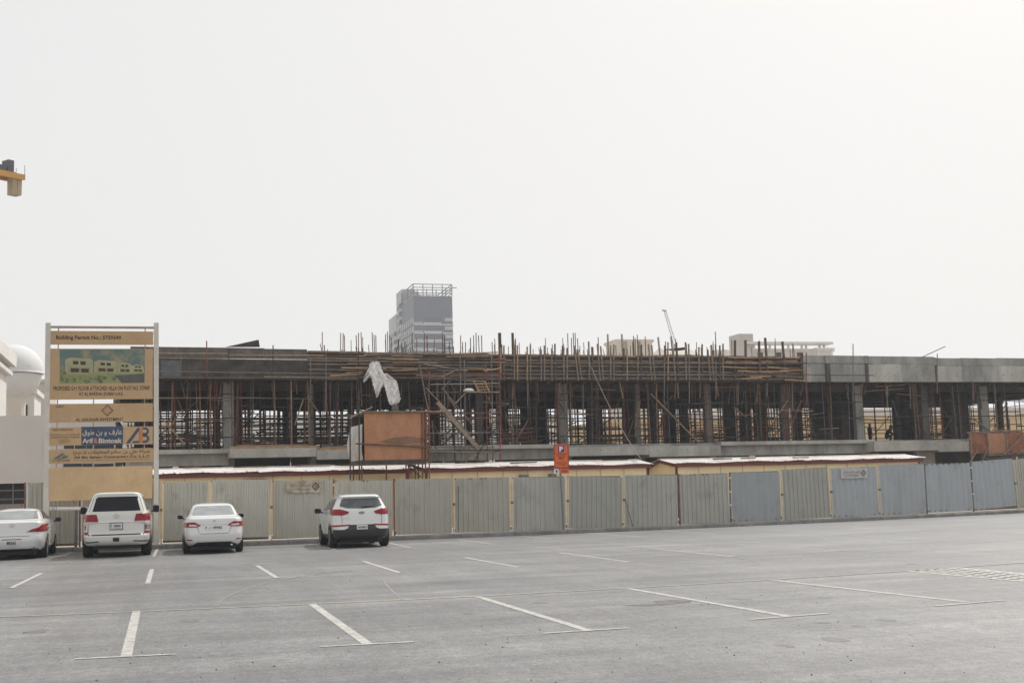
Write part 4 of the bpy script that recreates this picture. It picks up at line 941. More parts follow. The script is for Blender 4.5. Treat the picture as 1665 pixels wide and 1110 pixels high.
# upright bars above the roof edge
STICK = [(524,540),(554,541),(558,541.5),(560,545),(579,545),(583,541),(587,540),(605,540),(608,544),(611,545),(627,543),(630,539),(633,545),(648,552),(653,556),(670,542),(690,541),(694,545),(719,541),(723,545),(749,545),(752,556),(757,556),(765,549),(770,545),(774,541),(778,545),(783,545),(800,556),(804,560),(816,560),(832,541),(838,550),(857,565),(879,563),(898,560),(914,562),(923,542),(929,549),(932,541),(935,541),(939,550),(958,560),(972.5,548),(1030,546),(1036,544),(1049,547),(1082,555),(1116,559),(1140,565),(1163,539),(1131,568),(1290,560),(1305,573),(1311,573)]
for x, yt in STICK:
    v = rs.uniform(.3, 2.2); bar(bd, W(FB(x,yt,v)[0]+rs.uniform(-.06,.06), v, ZR+.3), FW(x, yt, v), .036, .036, rs.choice((RUST,TIMD,STEELD,TIMD)), 'starter_bar')
for x, yt in ((811,541),(813.5,541),(834,541),(988,543),(1011,543),(1070,548),(1091,547)):
    bar(bd, W(FB(x+4 if x > 1060 else x,yt,.6)[0], .6, ZR+.3), FW(x,yt,.6), .075, .07, mat('timber_pale',(.33,.30,.26),.85,.2,3.0) if x > 900 else TIMD, 'upright_timber')
for i in range(90):   # bent starter bars and clutter
    x = rs.uniform(520,1180); v = rs.uniform(.5,5); u, _ = FB(x,570,v); h = rs.uniform(.2,.55)
    tube(bd, W(u, v, ZT-.3), W(u+rs.uniform(-.2,.2), v, ZT+h), .018, RUST, 'starter_bar')
for i in range(64):   # more thin rods behind the edge
    x = rs.uniform(515,1290); v = rs.uniform(.4,6); yt = rs.uniform(548,570); bar(bd, W(FB(x,yt,v)[0]+rs.uniform(-.08,.08), v, ZR+.3), FW(x, yt, v), .03, .03, rs.choice((RUST,TIMD,STEELD,TIM)), 'starter_bar')
# tilted plywood on the roof
a = [FW(366,564,2.0), FW(420.5,552,2.0), FW(422.5,564,2.0)]
MB().prism(a, BV*.05).build('tilted_plywood', PLYD, bd)
bar(bd, FW(1500,580,1.2), FW(1537,563,1.2), .045, .045, STEEL, 'stray_tube')
# guard tubes in front of the fascia and the first floor
gs = empty('guard_scaffold', W(6,-.4,ZS), 'guard rails of thin scaffold tube along the left roof edge and first floor front', 'scaffolding')
for p0, p1, v, m_, r in (((214,574.5),(370,575),-.3,TIM,.03),((371,577),(527,578),-.3,TIM,.03),((214,581),(502,586),-.45,STEEL,.026),((500,586),(830,590),-.45,STEEL,.026),((214,603),(595,608),-.4,STEEL,.026),((590,608),(830,607),-.5,RUST,.03),((429,612.6),(553,613.7),-.35,TIM,.035),((214,613.5),(430,614),-.2,STEEL,.022),
                         ((812,590),(1300,591),-.3,STEEL,.028),((812,608),(1180,608.5),-.3,STEEL,.026),((1000,610),(1310,609),-.3,STEEL,.026),((1260,590),(1420,591),-.45,STEELD,.026),((1250,607),(1340,609.5),-.45,STEELD,.026),((1335,609.5),(1420,610),-.45,STEELD,.026),
                         ((214,647),(420,646.5),.7,TIM,.03),((330,646),(500,648),.7,STEEL,.026),((500,650),(690,652),.7,STEELD,.026),((812,650),(1120,650),.7,STEELD,.026),((1100,657),(1665,650),.7,STEELD,.026),
                         ((214,680),(540,679),.8,STEELD,.03),((812,680),(1100,680),.8,STEELD,.03),((1090,681),(1400,679),.8,STEELD,.03),((1400,677),(1700,676),.8,STEELD,.03),((214,711),(590,710),.8,STEELD,.028),((812,709),(1150,709),.8,STEELD,.028),((1100,709),(1280,711),.8,STEELD,.03)):
    tube(gs, FW(*p0, v), FW(*p1, v), r, m_, 'rail')
for x, y0, y1, v, m_ in ((336,554,612,-.3,RUST),(372,566,612,-.3,STEELD),(444,561,655,-.3,STEELD),(294,577,612,-.3,STEEL),(505,580,650,-.3,STEEL),(530,572,672,-.4,STEEL),(583,565,770,-.4,STEELD),(1387,559,652,-.5,STEEL),(1305,575,618,-.5,STEELD),(1311,573,660,-.5,RUST),(1164,585,650,-.5,STEEL),(1080,583,655,-.5,STEEL),(1121,620,655,-.4,STEEL),(858,620,660,-.3,STEEL),(910,622,640,-.3,STEEL),(1200,622,658,-.3,STEEL),(1247,622,645,-.3,STEEL),(1524,575,640,-.3,STEEL),(1582,622,650,-.3,STEEL),(1443,628,650,-.3,STEEL),(1480,628,645,-.3,STEEL)):
    tube(gs, FW(x, y1, v), FW(x, y0, v), .028, m_, 'upright')
# single props along the front
PR = [(285,617,722,RUST),(344,617,722,RUST),(395,617,722,REDP),(505.5,640,724,REDP),(385,630,724,REDP),(765,640,720,RUST),(901,660,720,REDP),(1034,640,720,REDP),(1290,645,720,REDP),(1311,622,660,REDP),(1533,632,718,REDP),(1053,670,720,RUST),(862,620,720,STEELD),(1565,640,716,RUST),(1494,640,716,RUST),(1640,640,705,STEELD)]
ORD = ['first','second','third','fourth','fifth','sixth','seventh','eighth','ninth','tenth','eleventh','twelfth','thirteenth','fourteenth','fifteenth','sixteenth','seventeenth','eighteenth','nineteenth','twentieth','twenty-first','twenty-second']
PR.sort()
for i, (x, y0, y1, m_) in enumerate(PR):
    v = 1.0 if x < 400 else rs.uniform(1.0, 2.4); u = FB(x, 690, v)[0]
    pr = empty('steel_prop', W(u, v, ZS), '%s slim %s steel prop from the left along the open first floor edge' % (ORD[i], {'scaffold_rust':'rusty','prop_red':'red','scaffold_dark':'dark'}[m_.name]), 'prop', 'steel props along the open first floor')
    tilt = rs.uniform(-.15,.15)
    tube(pr, W(u, v, ZS-.0), W(u+tilt*.5, v, ZS+1.9), .036, m_, 'outer_tube'); tube(pr, W(u+tilt*.5, v, ZS+1.9), W(u+tilt, v, ZR-.06), .026, m_, 'inner_tube')
    bblock(pr, u+tilt-.09, u+tilt+.09, v-.09, v+.09, ZR-.06, ZR-.045, m_, 'head_plate'); bblock(pr, u-.09, u+.09, v-.09, v+.09, ZS-.004, ZS+.012, m_, 'base_plate')
    bar(pr, W(u-.09, v, ZS+1.85), W(u+.09, v, ZS+1.85), .03, .03, m_, 'handle')
# shoring frames inside
BRN2 = mat('timber_brown', (.24, .145, .085), .85, .35, 4.0)
BRN = mat('scaffold_brown', (.11, .075, .055), .75, .35, 5.0)
SHL = 'dark tubular shoring frame standing inside the open first floor'
for ri, v in enumerate((3.2, 4.8, 7.4, 9.2, 12.2, 14.2)):
    si = 0
    u = .6+rs.uniform(0,.5)
    while u < 56:
        dense_ = u < 13.5; mid_ = u < 24
        if not dense_ and rs.random() < (.12 if mid_ else .3): u += rs.uniform(2.5,4.5); continue
        L = rs.uniform(2.6,3.8); L = min(L, 58-u)
        if v < 8 and u < FB(1492,700,v)[0] and u+L > FB(1406,700,v)[0]: u = FB(1493,700,v)[0]; continue
        sh = empty('shoring_frame', W(u, v, ZS), '%s from left, %s row of %sshoring frames inside first floor' % (ORD[si], ('front','second','third','fourth','fifth','rearmost')[ri], 'dense dark ' if dense_ else 'sparse dark '), 'scaffolding', 'shoring frames inside the first floor')
        nup = 5 if dense_ else 4; si += 1
        for i in range(nup):
            uu = u+L*i/(nup-1)+rs.uniform(-.08,.08); tube(sh, W(uu, v, ZS-.02), W(uu+rs.uniform(-.04,.04), v+rs.uniform(-.04,.04), ZR-.05), rs.choice((.028,.034,.04)), rs.choice((STEELD,STEELD,BRN,RUST)), 'upright')
        zz = [ZS+.35, ZS+.75, ZS+1.2, ZS+1.65, ZS+2.2, ZS+2.75] if dense_ else [ZS+.4, ZS+1.0, ZS+1.7, ZS+2.5]
        for z in zz:
            z += rs.uniform(-.12,.12); tube(sh, W(u-.25, v+.04, z), W(u+L+.3, v+.04, z+rs.uniform(-.05,.05)), .03, STEELD, 'ledger')
        if rs.random() < .5: tube(sh, W(u, v-.04, ZS+.2), W(u+L*.8, v-.04, ZS+rs.uniform(1.2,2.4)), .03, STEELD, 'brace')
        if rs.random() < .6: tube(sh, W(u+.1, v, ZS+1.1+rs.uniform(-.4,.4)), W(u+.1, v+2.2, ZS+1.1+rs.uniform(-.4,.4)), .03, STEELD, 'transom')
        u += L+(rs.uniform(.2,.7) if dense_ else rs.uniform(.6,2))
# thin tubes, hangers and boards under the roof edge
for nm, xa, xb, n_t, lab in (('hanging_falsework',590,812,46,'tangle of thin tubes and boards under the roof edge behind the brown plywood box'),('hanging_falsework',812,1060,64,'tangle of thin tubes and boards under the roof edge above the parking sign'),('hanging_falsework',1060,1310,64,'tangle of thin tubes and boards under the roof edge above the right cabin'),('hanging_falsework',1310,1665,50,'tangle of thin tubes and boards under the bare concrete fascia at the right'),('hanging_falsework',265,590,66,'tangle of thin tubes and boards under the dark fascia beside the billboard')):
    hf = empty(nm, W(FB((xa+xb)/2,650,.8)[0], .8, ZS), lab, 'scaffolding', 'falsework tangles under the roof edge')
    for k in range(n_t):
        x = rs.uniform(xa,xb); v = rs.uniform(.35,1.2); kind = rs.random()
        if 1404 < x < 1486 and kind < .5: kind = .6
        if kind < .5: p0 = W(FB(x,690,v)[0], v, ZS); p1 = W(FB(x,690,v)[0]+rs.uniform(-.12,.12), v, ZR-.02); r = rs.uniform(.016,.026)
        elif kind < .68: p0 = FW(x,620,v); p1 = FW(x+rs.uniform(-6,6),rs.uniform(640,668),v); r = .022
        elif kind < .84: y = rs.uniform(628,700); p0 = FW(x,y,v); p1 = FW(min(xb+15,x+rs.uniform(20,70)),y+rs.uniform(-4,4),v); r = .02
        else: y = rs.uniform(640,690); p0 = FW(x,y,v); p1 = FW(x+rs.uniform(-30,30),min(718,y+rs.uniform(15,45)),v); r = .024
        if rs.random() < (.1 if kind < .5 else .5): bar(hf, p0, p1, .085, .05, rs.choice((TIMD,TIM,BRN2,BRN2)), 'board')
        else: tube(hf, p0, p1, r, rs.choice((STEELD,BRN,BRN2,RUST,STEEL)), 'tube')
# stacked boards on the floor
for i, (x, n2) in enumerate(((300,9),(420,7),(540,9),(655,8),(840,10),(1000,7),(1150,9),(1230,12),(1345,6),(1530,6))):
    v0 = rs.uniform(2.2,4.5); u0 = FB(x, 715, v0)[0]
    st = empty('timber_stack', W(u0, v0, ZS), '%s dark heap of loose boards from the left on the first floor' % ORD[i], 'timber', 'board heaps on the first floor')
    for k in range(n2):
        L = rs.uniform(1.4,3.2); z = ZS+.05+k*.09; q = rs.uniform(-.3,.3); bar(st, W(u0-L/2, v0+rs.uniform(-.4,.4), z), W(u0+L/2, v0+q+rs.uniform(-.5,.5), z+rs.uniform(-.02,.16)), .12, .06, rs.choice((TIMD,PLYD,TIMD,PLYR)), 'board')
# diagonal timbers leaning in the openings
for i, (p0, p1, v, m_, w, lab) in enumerate((((262,678),(300,722),.9,TIMO,.09,'light timber leaning in the leftmost opening beside the billboard'),((1058,640),(1136,719),.7,TIM,.10,'long brown timber leaning across the open first floor right of centre'),((1525,655),(1550,690),1.2,TIMD,.05,'dark timber leaning in the wide opening at the right'),((560,720),(590,690),1.6,TIMD,.1,'dark timber leaning left of the brown plywood box'),((940,625),(905,650),.8,RUST,.06,'short rusty tube leaning against the light middle column'))):
    t_ = empty('leaning_timber', FW(*p1, v), lab, 'timber'); bar(t_, FW(*p0, v), FW(*p1, v), w, w*.7, m_, 'board')
# long thin cable from the formwork down to the cabin roof
cb = empty('hoist_cable', FW(1062,749,-5), 'thin pale cable slanting from the roof formwork down to a cabin roof', 'cable')
pts = [FW(958,590,-.5).lerp(FW(1046,752,-4.6), t)+Vector((0,0,-.35*math.sin(pi*t))) for t in [k/10 for k in range(11)]]
for p, q in zip(pts[:-1], pts[1:]): tube(cb, p, q, .014, mat('cable', (.34,.31,.28), .7, 0), 'strand')

# ================================================================ STAIR SCAFFOLD
sv = -2.3
ss = empty('stair_scaffold', W(FB(750,765,sv)[0], sv, .12), 'tangled tube scaffold with slanting timber stair right of the brown plywood box', 'scaffolding')
for x, yt, m_ in ((697,588,RUST),(722,600,STEEL),(748,572,STEEL),(755,585,STEEL),(790,590,RUST),(799,575,STEEL),(811,575,REDP),(738,640,STEELD),(775,640,STEELD)):
    for v in (sv, sv+1.3):
        if v > sv and x in (755, 799, 738): continue
        u, z = FB(x, yt, v); tube(ss, W(FB(x,700,v)[0], v, .1), W(u, v, z), .03, m_, 'upright')
for y0, y1, xa, xb in ((617,617,690,812),(625,623,700,812),(638,638,690,812),(672,671,690,815),(704,703,690,812),(733,734,695,812),(680,679,740,812),(600,596,690,790),(592,603,690,760)):
    tube(ss, FW(xa,y0,sv-.05), FW(xb,y1,sv-.05), .028, rs.choice((STEEL,STEEL,STEELD,RUST)), 'ledger'); 
    if y0 in (638,672,704,733): tube(ss, FW(xa,y0,sv+1.25), FW(xb,y1,sv+1.25), .028, STEELD, 'ledger')
for x in (697,748,811):
    for y in (638,672,704,733):
        u, z = FB(x, y, sv); tube(ss, W(u, sv-.1, z+.03), W(u, sv+1.4, z+.03), .028, STEELD, 'transom')
for p0, p1, m_ in (((692,630),(765,706),STEEL),((720,632),(768,690),STEEL),((682,592),(697,672),STEEL),((705,735),(738,768),STEEL),((735,732),(708,768),STEEL),((770,733),(745,768),TIM),((780,735),(758,768),STEELD),((762,730),(815,672),STEELD),((700,750),(715,768),RUST),((730,620),(718,633),STEEL),((745,600),(720,612),TIM),((787,603),(815,598),TIMO),((728,645),(745,668),TIM),((812,690),(778,735),STEELD)):
    tube(ss, FW(*p0, sv-.12), FW(*p1, sv-.12), .027, m_, 'brace')
for k in range(14):
    xa = rs.uniform(692,800); ya = rs.uniform(600,740); an = rs.choice((0,0,.9,-.9,1.2)); L_ = rs.uniform(18,55)
    tube(ss, FW(xa,ya,sv+rs.uniform(.1,1.2)), FW(min(815,xa+L_*cos(an)),ya+L_*sin(an)*.8,sv+rs.uniform(.1,1.2)), .024, rs.choice((STEEL,STEELD,RUST,TIM)), 'loose_tube')
for dv in (-.16, .55):
    bar(ss, FW(711,653,sv+dv), FW(779,730,sv+dv), .06, .20, TIM, 'stringer')
for k in range(11):
    p = FW(711,653,sv).lerp(FW(779,730,sv), (k+.5)/11); bar(ss, p+BV*(-.14), p+BV*.55, .2, .035, TIMD, 'tread')
for k in range(4): bar(ss, FW(757,637.5,sv-.1+k*.28), FW(811,637.5,sv-.1+k*.28), .26, .045, TIM, 'platform_board')
for k in range(3): bar(ss, FW(690,669,sv-.1+k*.28), FW(724,670,sv-.1+k*.28), .26, .045, TIM, 'platform_board')
bar(ss, FW(696,733.5,sv-.1), FW(812,735,sv-.1), .25, .05, TIM, 'platform_board')
bar(ss, FW(757,638,sv-.12), FW(741,655,sv-.12), .12, .04, TIM, 'board')
ld = empty('short_ladder', FW(785,637,sv), 'short pale timber ladder piece lying on the scaffold platform', 'ladder')
for p0, p1 in (((771,620),(779,637)),((788,620),(796,637))): bar(ld, FW(*p0, sv-.1), FW(*p1, sv-.25), .07, .05, TIMO, 'ladder_rail')
for k in range(4):
    y = 619.5+k*4.5; bar(ld, FW(770+k*2,y,sv-.2), FW(789+k*2,y,sv-.2), .05, .04, TIMO, 'rung')
CLOTH = mat('white_cloth', (.72, .71, .70), .8, .08, 3.0)
def lump(name, c, r, label, cat, material):
    rows = []; rr = random.Random(5)
    for i in range(9):
        a = pi*i/8-pi/2; rows.append([Vector(c)+Vector((r[0]*cos(a)*cos(q)*rr.uniform(.85,1.1), r[1]*cos(a)*sin(q)*rr.uniform(.85,1.1), r[2]*sin(a)*rr.uniform(.9,1.05))) for q in [2*pi*k/12 for k in range(12)]])
        rows[-1].append(rows[-1][0])
    o = MB().grid(rows).build(name, material, None, smooth=True); return tag(o, label, cat)
lump('cement_bag', FW(762,634.5,sv), (.28,.2,.1), 'small white bag lying on the scaffold platform by the short ladder', 'bag', CLOTH)

# ================================================================ BROWN PLYWOOD BOX ON POSTS
vb0, vb1 = -9.5, -7.2
pb = empty('plywood_hoist_box', W(FB(640,770,vb0)[0], vb0, .12), 'large brown plywood box raised on scaffold posts behind the fence, above the cabins', 'box')
uL, zB = FB(593,748,vb0); uR, _ = FB(695,748,vb0); zTp = 4.92
NF = 1
bblock(pb, uL, uR-.02, vb0, vb0+.03, zB, zTp, PLYO, 'front_sheet')
bblock(pb, uR-.018, uR+.01, vb0-.02, vb1, zB, zTp-.05, PLYR, 'side_sheet')
bblock(pb, uL+.02, uR-.03, vb1-.03, vb1, zB, zTp, PLYD, 'back_sheet')
bblock(pb, uL-.05, uR+.03, vb0-.06, vb1+.05, zTp+.005, zTp+.06, TIM, 'top_sheet')
bblock(pb, uL-.03, uR+.05, vb0-.05, vb1+.05, zB-.16, zB-.005, PLYD, 'floor')
MBc = MB(); rows = []
for i in range(13):   # sagging white sheet on the left side
    s = i/12; v = vb0+.05+(vb1-vb0-.05)*s
    rows.append([W(uL-.04-.16*sin(pi*min(1,max(0,j/8)))*(.4+.6*s)-.02*sin(i*2+j), v, zB+.02+(zTp-.45-zB)*j/8) for j in range(9)])
MBc.grid(rows).build('side_cover', mat('dusty_sheet', (.52,.50,.47), .85, .25, 3.0), pb, smooth=True, fixn=False)
STN = mat('plywood_stain', (.20, .115, .075), .8, .3, 3.0, col2=(.27, .15, .09))
q = [(616,718),(640,711),(662,709),(690,712),(691,720),(676,719),(660,722),(640,722)]
MB().add([FW(x,y,vb0)-BV*.004 for x, y in q], [tuple(range(len(q)))]).build('torn_patch', STN, pb, fixn=False)
bar(pb, FW(578,721,vb0-.08), FW(702,727,vb0-.08), .05, .06, TIMD, 'tie_bar')
bar(pb, FW(568,680,vb0-.08), FW(606,661,vb0-.08), .14, .035, TIM, 'loose_plank')
bar(pb, FW(590,669,vb0-.08), FW(722,668,vb0-.08), .10, .04, TIM, 'loose_plank')
bar(pb, FW(553,756.5,vb0-.1), FW(690,753.5,vb0-.1), .08, .05, TIMD, 'loose_plank')
for x, yt, v, m_ in ((569,680,vb0,STEELD),(583.5,632,vb0-.05,STEELD),(588,750,vb0+.3,RUST),(574,690,vb1,STEELD),(628,752,vb1,RUST),(660,752,vb1,RUST),(664,752,vb0+1,RUST),(686,662,vb0-.05,RUST),(691,668,vb0-.06,STEELD),(697,660,vb0+.1,RUST),(675,752,vb1,STEELD),(680,752,vb0+.8,STEELD)):
    u, z = FB(x, yt, v); tube(pb, W(FB(x,765,v)[0], v, .1), W(u, v, z), .03, m_, 'post')
tube(pb, FW(664,757,vb0+.4), FW(684,775,vb0+.4), .025, STEELD, 'brace')
lump('cable_bundle', FW(642,664,-8.5), (.14,.12,.22), 'small grey bundle standing on top of the brown plywood box', 'bundle', CONC_D)

# white torn tarpaulin hanging on the guard rails
tb = MB()
def cloth_strip(rows_, depth, ph):
    ys = [r[0] for r in rows_]; out = []; N = 34
    for j in range(N):
        y = ys[0]+(ys[-1]-ys[0])*j/(N-1); xa = float(np.interp(y, ys, [r[1] for r in rows_])); xb = float(np.interp(y, ys, [r[2] for r in rows_]))
        w = xb-xa; row = []
        for i in range(22):
            s_ = i/21; x = xa+w*(s_+.03*sin(j*.8+i*.9+ph)*sin(pi*s_))
            d = depth+.10*sin(s_*9+j*.16+ph)+.05*sin(s_*17-j*.33+ph*2)+.035*sin(j*.9+i*.7+ph)+.02*sin(i*2.1+j*1.3)
            row.append(FW(x+.5*sin(j*1.7+ph)*(1 if i in (0, 21) else 0), y+.8*sin(i*.8+ph)+.5*sin(i*1.9), d))
        out.append(row)
    tb.grid(out)
cloth_strip([(588,603,616),(594,600.5,619),(601,599,621),(607,599,624),(612,602,628),(618,605,630),(624,606,627),(630,608,621),(637,610,618),(646,612,614)], -.62, 0)
cloth_strip([(607,616,629),(613,619,637),(619,624,645),(626,625,647),(634,627,648.5),(642,629,650),(649,631,651.5),(655,633,648),(658,637,643)], -.72, 1.3)
cloth_strip([(600,598,609),(606,595,606),(612,592.5,601),(618,590.5,595),(621,590.5,592)], -.5, 2.2)
tp = tb.build('torn_tarpaulin', mat('tarpaulin', (.84,.83,.82), .6, .1, 4.0, bump=.2, bscale=12), None, smooth=True, fixn=False)
tag(tp, 'torn white tarpaulin hanging from the roof scaffold above the brown plywood box', 'tarpaulin')
# ================================================================ PLYWOOD BOX AT THE RIGHT EDGE
vr = -3.2
rb_ = empty('plywood_hoarding_box', W(FB(1620,750,vr)[0], vr, .12), 'reddish plywood hoarding with slanting struts raised at the right edge', 'hoarding')
for x0, x1, m_ in ((1575,1604.5,PLYR),(1605.5,1634.5,PLYO),(1635.5,1668,PLYR),(1669,1740,PLYR)):
    u0, z1 = FB(x0,704.5-(x0-1575)*.03,vr); u1, _ = FB(x1,702,vr); _, z0 = FB(x0,737,vr)
    bblock(rb_, u0, u1, vr, vr+.03, z0, z1, m_, 'plywood_sheet')
for x0, x1 in ((1572,1640),(1610,1700)): bar(rb_, FW(x0,703 if x0 < 1600 else 701.5,vr-.03), FW(x1,701 if x0 < 1600 else 697.5,vr-.03), .06, .07, TIM, 'top_timber')
u0, z1 = FB(1607,738,vr+.2); u1, z0 = FB(1648,749,vr+.2); bblock(rb_, u0, u1, vr+.2, vr+.23, z0-.6, z1, mat('plywood_pale',(.48,.40,.30),.8,.2,2.0), 'plywood_sheet')
for x, yt in ((1577,702),(1605,703),(1636,702)):
    u, z = FB(x,yt,vr-.06); bar(rb_, W(FB(x+4,750,vr-.06)[0], vr-.06, .1), W(u, vr-.06, z), .07, .06, TIM, 'post')
for p0, p1 in (((1668,704),(1617,754)),((1590,730),(1575,756)),((1606,728),(1595,756)),((1690,700),(1640,756))): bar(rb_, FW(*p0, vr-.14), FW(*p1, vr-.14), .06, .06, TIM, 'strut')
gb = empty('grey_container', W(FB(1655,750,-6)[0], -6, .12), 'grey metal box behind the fence at the far right', 'container')
u0, z1 = FB(1646,741,-6); u1 = u0+3; bblock(gb, u0, u1, -6, -4, .12, z1, CONC_D, 'body'); bblock(gb, u0-.05, u1+.05, -6.05, -3.95, z1+.003, z1+.08, PLYD, 'lid')
u0, z1 = FB(1654,742,-6.1); bar(gb, W(u0, -6.06, .12), W(u0, -6.06, z1), .07, .06, POSTC, 'corner_post')

# ================================================================ SITE CABINS
CWALL = mat('cabin_cream', (.78, .645, .41), .7, .08, 2.0); CFAS = mat('cabin_maroon', (.16, .035, .03), .6, .2, 3.0); CROOF = mat('cabin_roof_white', (.70, .67, .645), .55, .1, 1.1, col2=(.50, .45, .40), mixlo=.5, mixhi=.75, fine=.12)
def cabin(x0, x1, label, right_end=False):
    v0, v1 = -6.5, -3.7; vm = (v0+v1)/2; ze, zr = 2.70, 2.90
    u0 = FB(x0, 765, v0)[0]; u1 = FB(x1, 762, v0)[0]
    c = empty('site_cabin', W((u0+u1)/2, v0, .12), label, 'cabin', 'cream site cabins behind the fence')
    b = MB(); P = [(v0,.12),(v0,2.5),(vm,2.80),(v1,2.5),(v1,.12)]
    A = [W(u0, v, z) for v, z in P]; B = [W(u1, v, z) for v, z in P]; n5 = 5
    b.add(A+B, [(0,1,2,3,4),(9,8,7,6,5)]+[(i,(i+1)%5,5+(i+1)%5,5+i) for i in range(5)]); b.build('wall', CWALL, c)
    bblock(c, u0-.1, u1+.1, v0-.16, v0-.12, 2.5, 2.66, CFAS, 'fascia')
    for u in (u0-.11, u1+.08):
        bar(c, W(u, v0-.14, 2.58), W(u, vm, 2.82), .03, .15, CFAS, 'bargeboard'); bar(c, W(u, v1+.14, 2.58), W(u, vm, 2.82), .03, .15, CFAS, 'bargeboard')
    for k in range(1, int((u1-u0)/1.2)): bblock(c, u0+k*1.2, u0+k*1.2+.03, v0-.014, v0+.01, .14, 2.49, mat('cabin_joint', (.42,.34,.21), .8, 0), 'wall_joint')
    for u in (u0, u1-.09): bblock(c, u-.01, u+.09, v0-.02, v0+.06, .12, 2.5, CFAS, 'corner_post')
    # corrugated roof sheets, slightly uneven
    L = u1-u0+.36; ns = max(2, int(L/3.0)); r5 = random.Random(int(x0))
    for side, va, vb in (('f', v0-.24, vm), ('b', v1+.24, vm)):
        for k in range(ns):
            a = u0-.18+L*k/ns; e = u0-.18+L*(k+1)/ns+.05; lift = .012*(k % 2)+r5.uniform(0,.012); N = int((e-a)/.09)*2; b = MB(); rows = []
            for s in (0, .5, 1):
                rows.append([W(a+(e-a)*i/N, va+(vb-va)*s, 2.665+(zr-2.665)*s+lift+(.018 if i % 2 else 0)+(.035*r5.random() if s == 0 and i % 5 == 0 else 0)+.02*sin(i*.11+x0)*(1-s)) for i in range(N+1)])
            b.grid(rows).build('roof_sheet', CROOF, c, fixn=False)
    bar(c, W(u0-.18, vm, zr+.035), W(u1+.18, vm, zr+.035), .22, .03, CROOF, 'ridge_cap')
    return c, u0, u1
c1, a1, b1_ = cabin(150, 664, 'cream site cabin with maroon eaves directly right of the billboard')
c2, a2, b2_ = cabin(692, 1054, 'cream site cabin with maroon eaves behind the orange parking sign')
c3, a3, b3_ = cabin(1099, 1496, 'cream site cabin with maroon eaves in front of the blue fence panels')
ux, zx = FB(419,779.5,-6.7)
for c, x0, x1, y in ((c1,403,434,779),(c2,849,860,771.5),(c2,897,905,770)):
    u0, z = FB(x0,y,-6.95); u1 = FB(x1,y,-6.95)[0]; bblock(c, u0, u1, -6.95, -6.49, z-.5, z, FRAME, 'air_conditioner')
u, z = FB(1030,749,-5.9); bar(c2, FW(1027,748.5,-5.9), FW(1055,755,-5.9), .12, .05, WHITE, 'loose_batten')

for c, xs_ in ((c1,(300,380,480,545)),(c2,(740,830,980)),(c3,(1160,1205,1290,1400))):   # odds and ends left on the roofs
    for x in xs_:
        v = rs.uniform(-6.2,-5.3); u = FB(x,755,v)[0]; z = 2.70+(v+6.74)/1.64*.235+.06; bar(c, W(u, v, z), W(u+rs.uniform(.5,1.6), v+rs.uniform(-.1,.1), z+rs.uniform(-.0,.03)), .08, .05, rs.choice((TIM,TIMD,RUST)), 'loose_board')
# ================================================================ WORKERS
def worker(name, label, p, pose, cloth, legs, skin=(.12,.07,.05), s=1.0, face=0.0):
    J, E, Rr = pose
    me = bpy.data.meshes.new('body'); me.from_pydata([tuple(Vector(j)*s) for j in J], E, [])
    o = bpy.data.objects.new(name, me); COL.objects.link(o); o.location = p; o.rotation_euler = (0,0,face)
    md = o.modifiers.new('skin', 'SKIN'); sv_ = me.skin_vertices[0].data
    for i, r in enumerate(Rr): sv_[i].radius = (r*s, r*s); sv_[i].use_root = (i == 0)
    ms_ = o.modifiers.new('sub', 'SUBSURF'); ms_.levels = 2; ms_.render_levels = 2
    m_ = bpy.data.materials.new(name+'_clothes'); m_.use_nodes = True; n = m_.node_tree.nodes; l = m_.node_tree.links; b = n['Principled BSDF']; b.inputs['Roughness'].default_value = .9
    tc = n.new('ShaderNodeTexCoord'); sp = n.new('ShaderNodeSeparateXYZ'); l.new(tc.outputs['Object'], sp.inputs[0])
    mr = n.new('ShaderNodeMath'); mr.operation = 'GREATER_THAN'; mr.inputs[1].default_value = .88*s; l.new(sp.outputs['Z'], mr.inputs[0])
    mi = n.new('ShaderNodeMix'); mi.data_type = 'RGBA'; mi.inputs['A'].default_value = (*legs,1); mi.inputs['B'].default_value = (*cloth,1); l.new(mr.outputs[0], mi.inputs['Factor']); l.new(mi.outputs['Result'], b.inputs['Base Color'])
    me.materials.append(m_)
    hd = Vector(J[4])*s; b2 = MB(); rows = []
    for i in range(9):
        a = pi*i/8-pi/2; rows.append([(hd.x+.085*cos(a)*cos(q)*s, hd.y+.10*cos(a)*sin(q)*s, hd.z+.02+.125*sin(a)*s) for q in [2*pi*k/14 for k in range(15)]])
    b2.grid(rows); b2.add([(hd.x-.015, hd.y-.13*s, hd.z), (hd.x+.015, hd.y-.13*s, hd.z), (hd.x, hd.y-.09*s, hd.z+.05)], [(0,1,2)])
    mh = bpy.data.meshes.new('head'); mh.from_pydata(b2.v, [], b2.f); mh.materials.append(mat('skin_brown', skin, .7, 0)); [setattr(q, 'use_smooth', True) for q in mh.polygons]; link(bpy.data.objects.new('head', mh), o)
    b3 = MB(); rows = []
    for i in range(6):
        a = pi/2*i/5; rows.append([(hd.x+.115*cos(a)*cos(q)*s, hd.y+.135*cos(a)*sin(q)*s, hd.z+.05+.11*sin(a)*s) for q in [2*pi*k/14 for k in range(15)]])
    b3.grid(rows); mh = bpy.data.meshes.new('helmet'); mh.from_pydata(b3.v, [], b3.f); mh.materials.append(mat('helmet_dark', (.10,.09,.07), .5, 0)); [setattr(q, 'use_smooth', True) for q in mh.polygons]; link(bpy.data.objects.new('helmet', mh), o)
    return tag(o, label, 'person')
E_ = [(0,1),(1,2),(2,3),(3,4),(2,5),(5,6),(6,7),(2,8),(8,9),(9,10),(0,11),(11,12),(12,13),(13,14),(0,15),(15,16),(16,17),(17,18)]
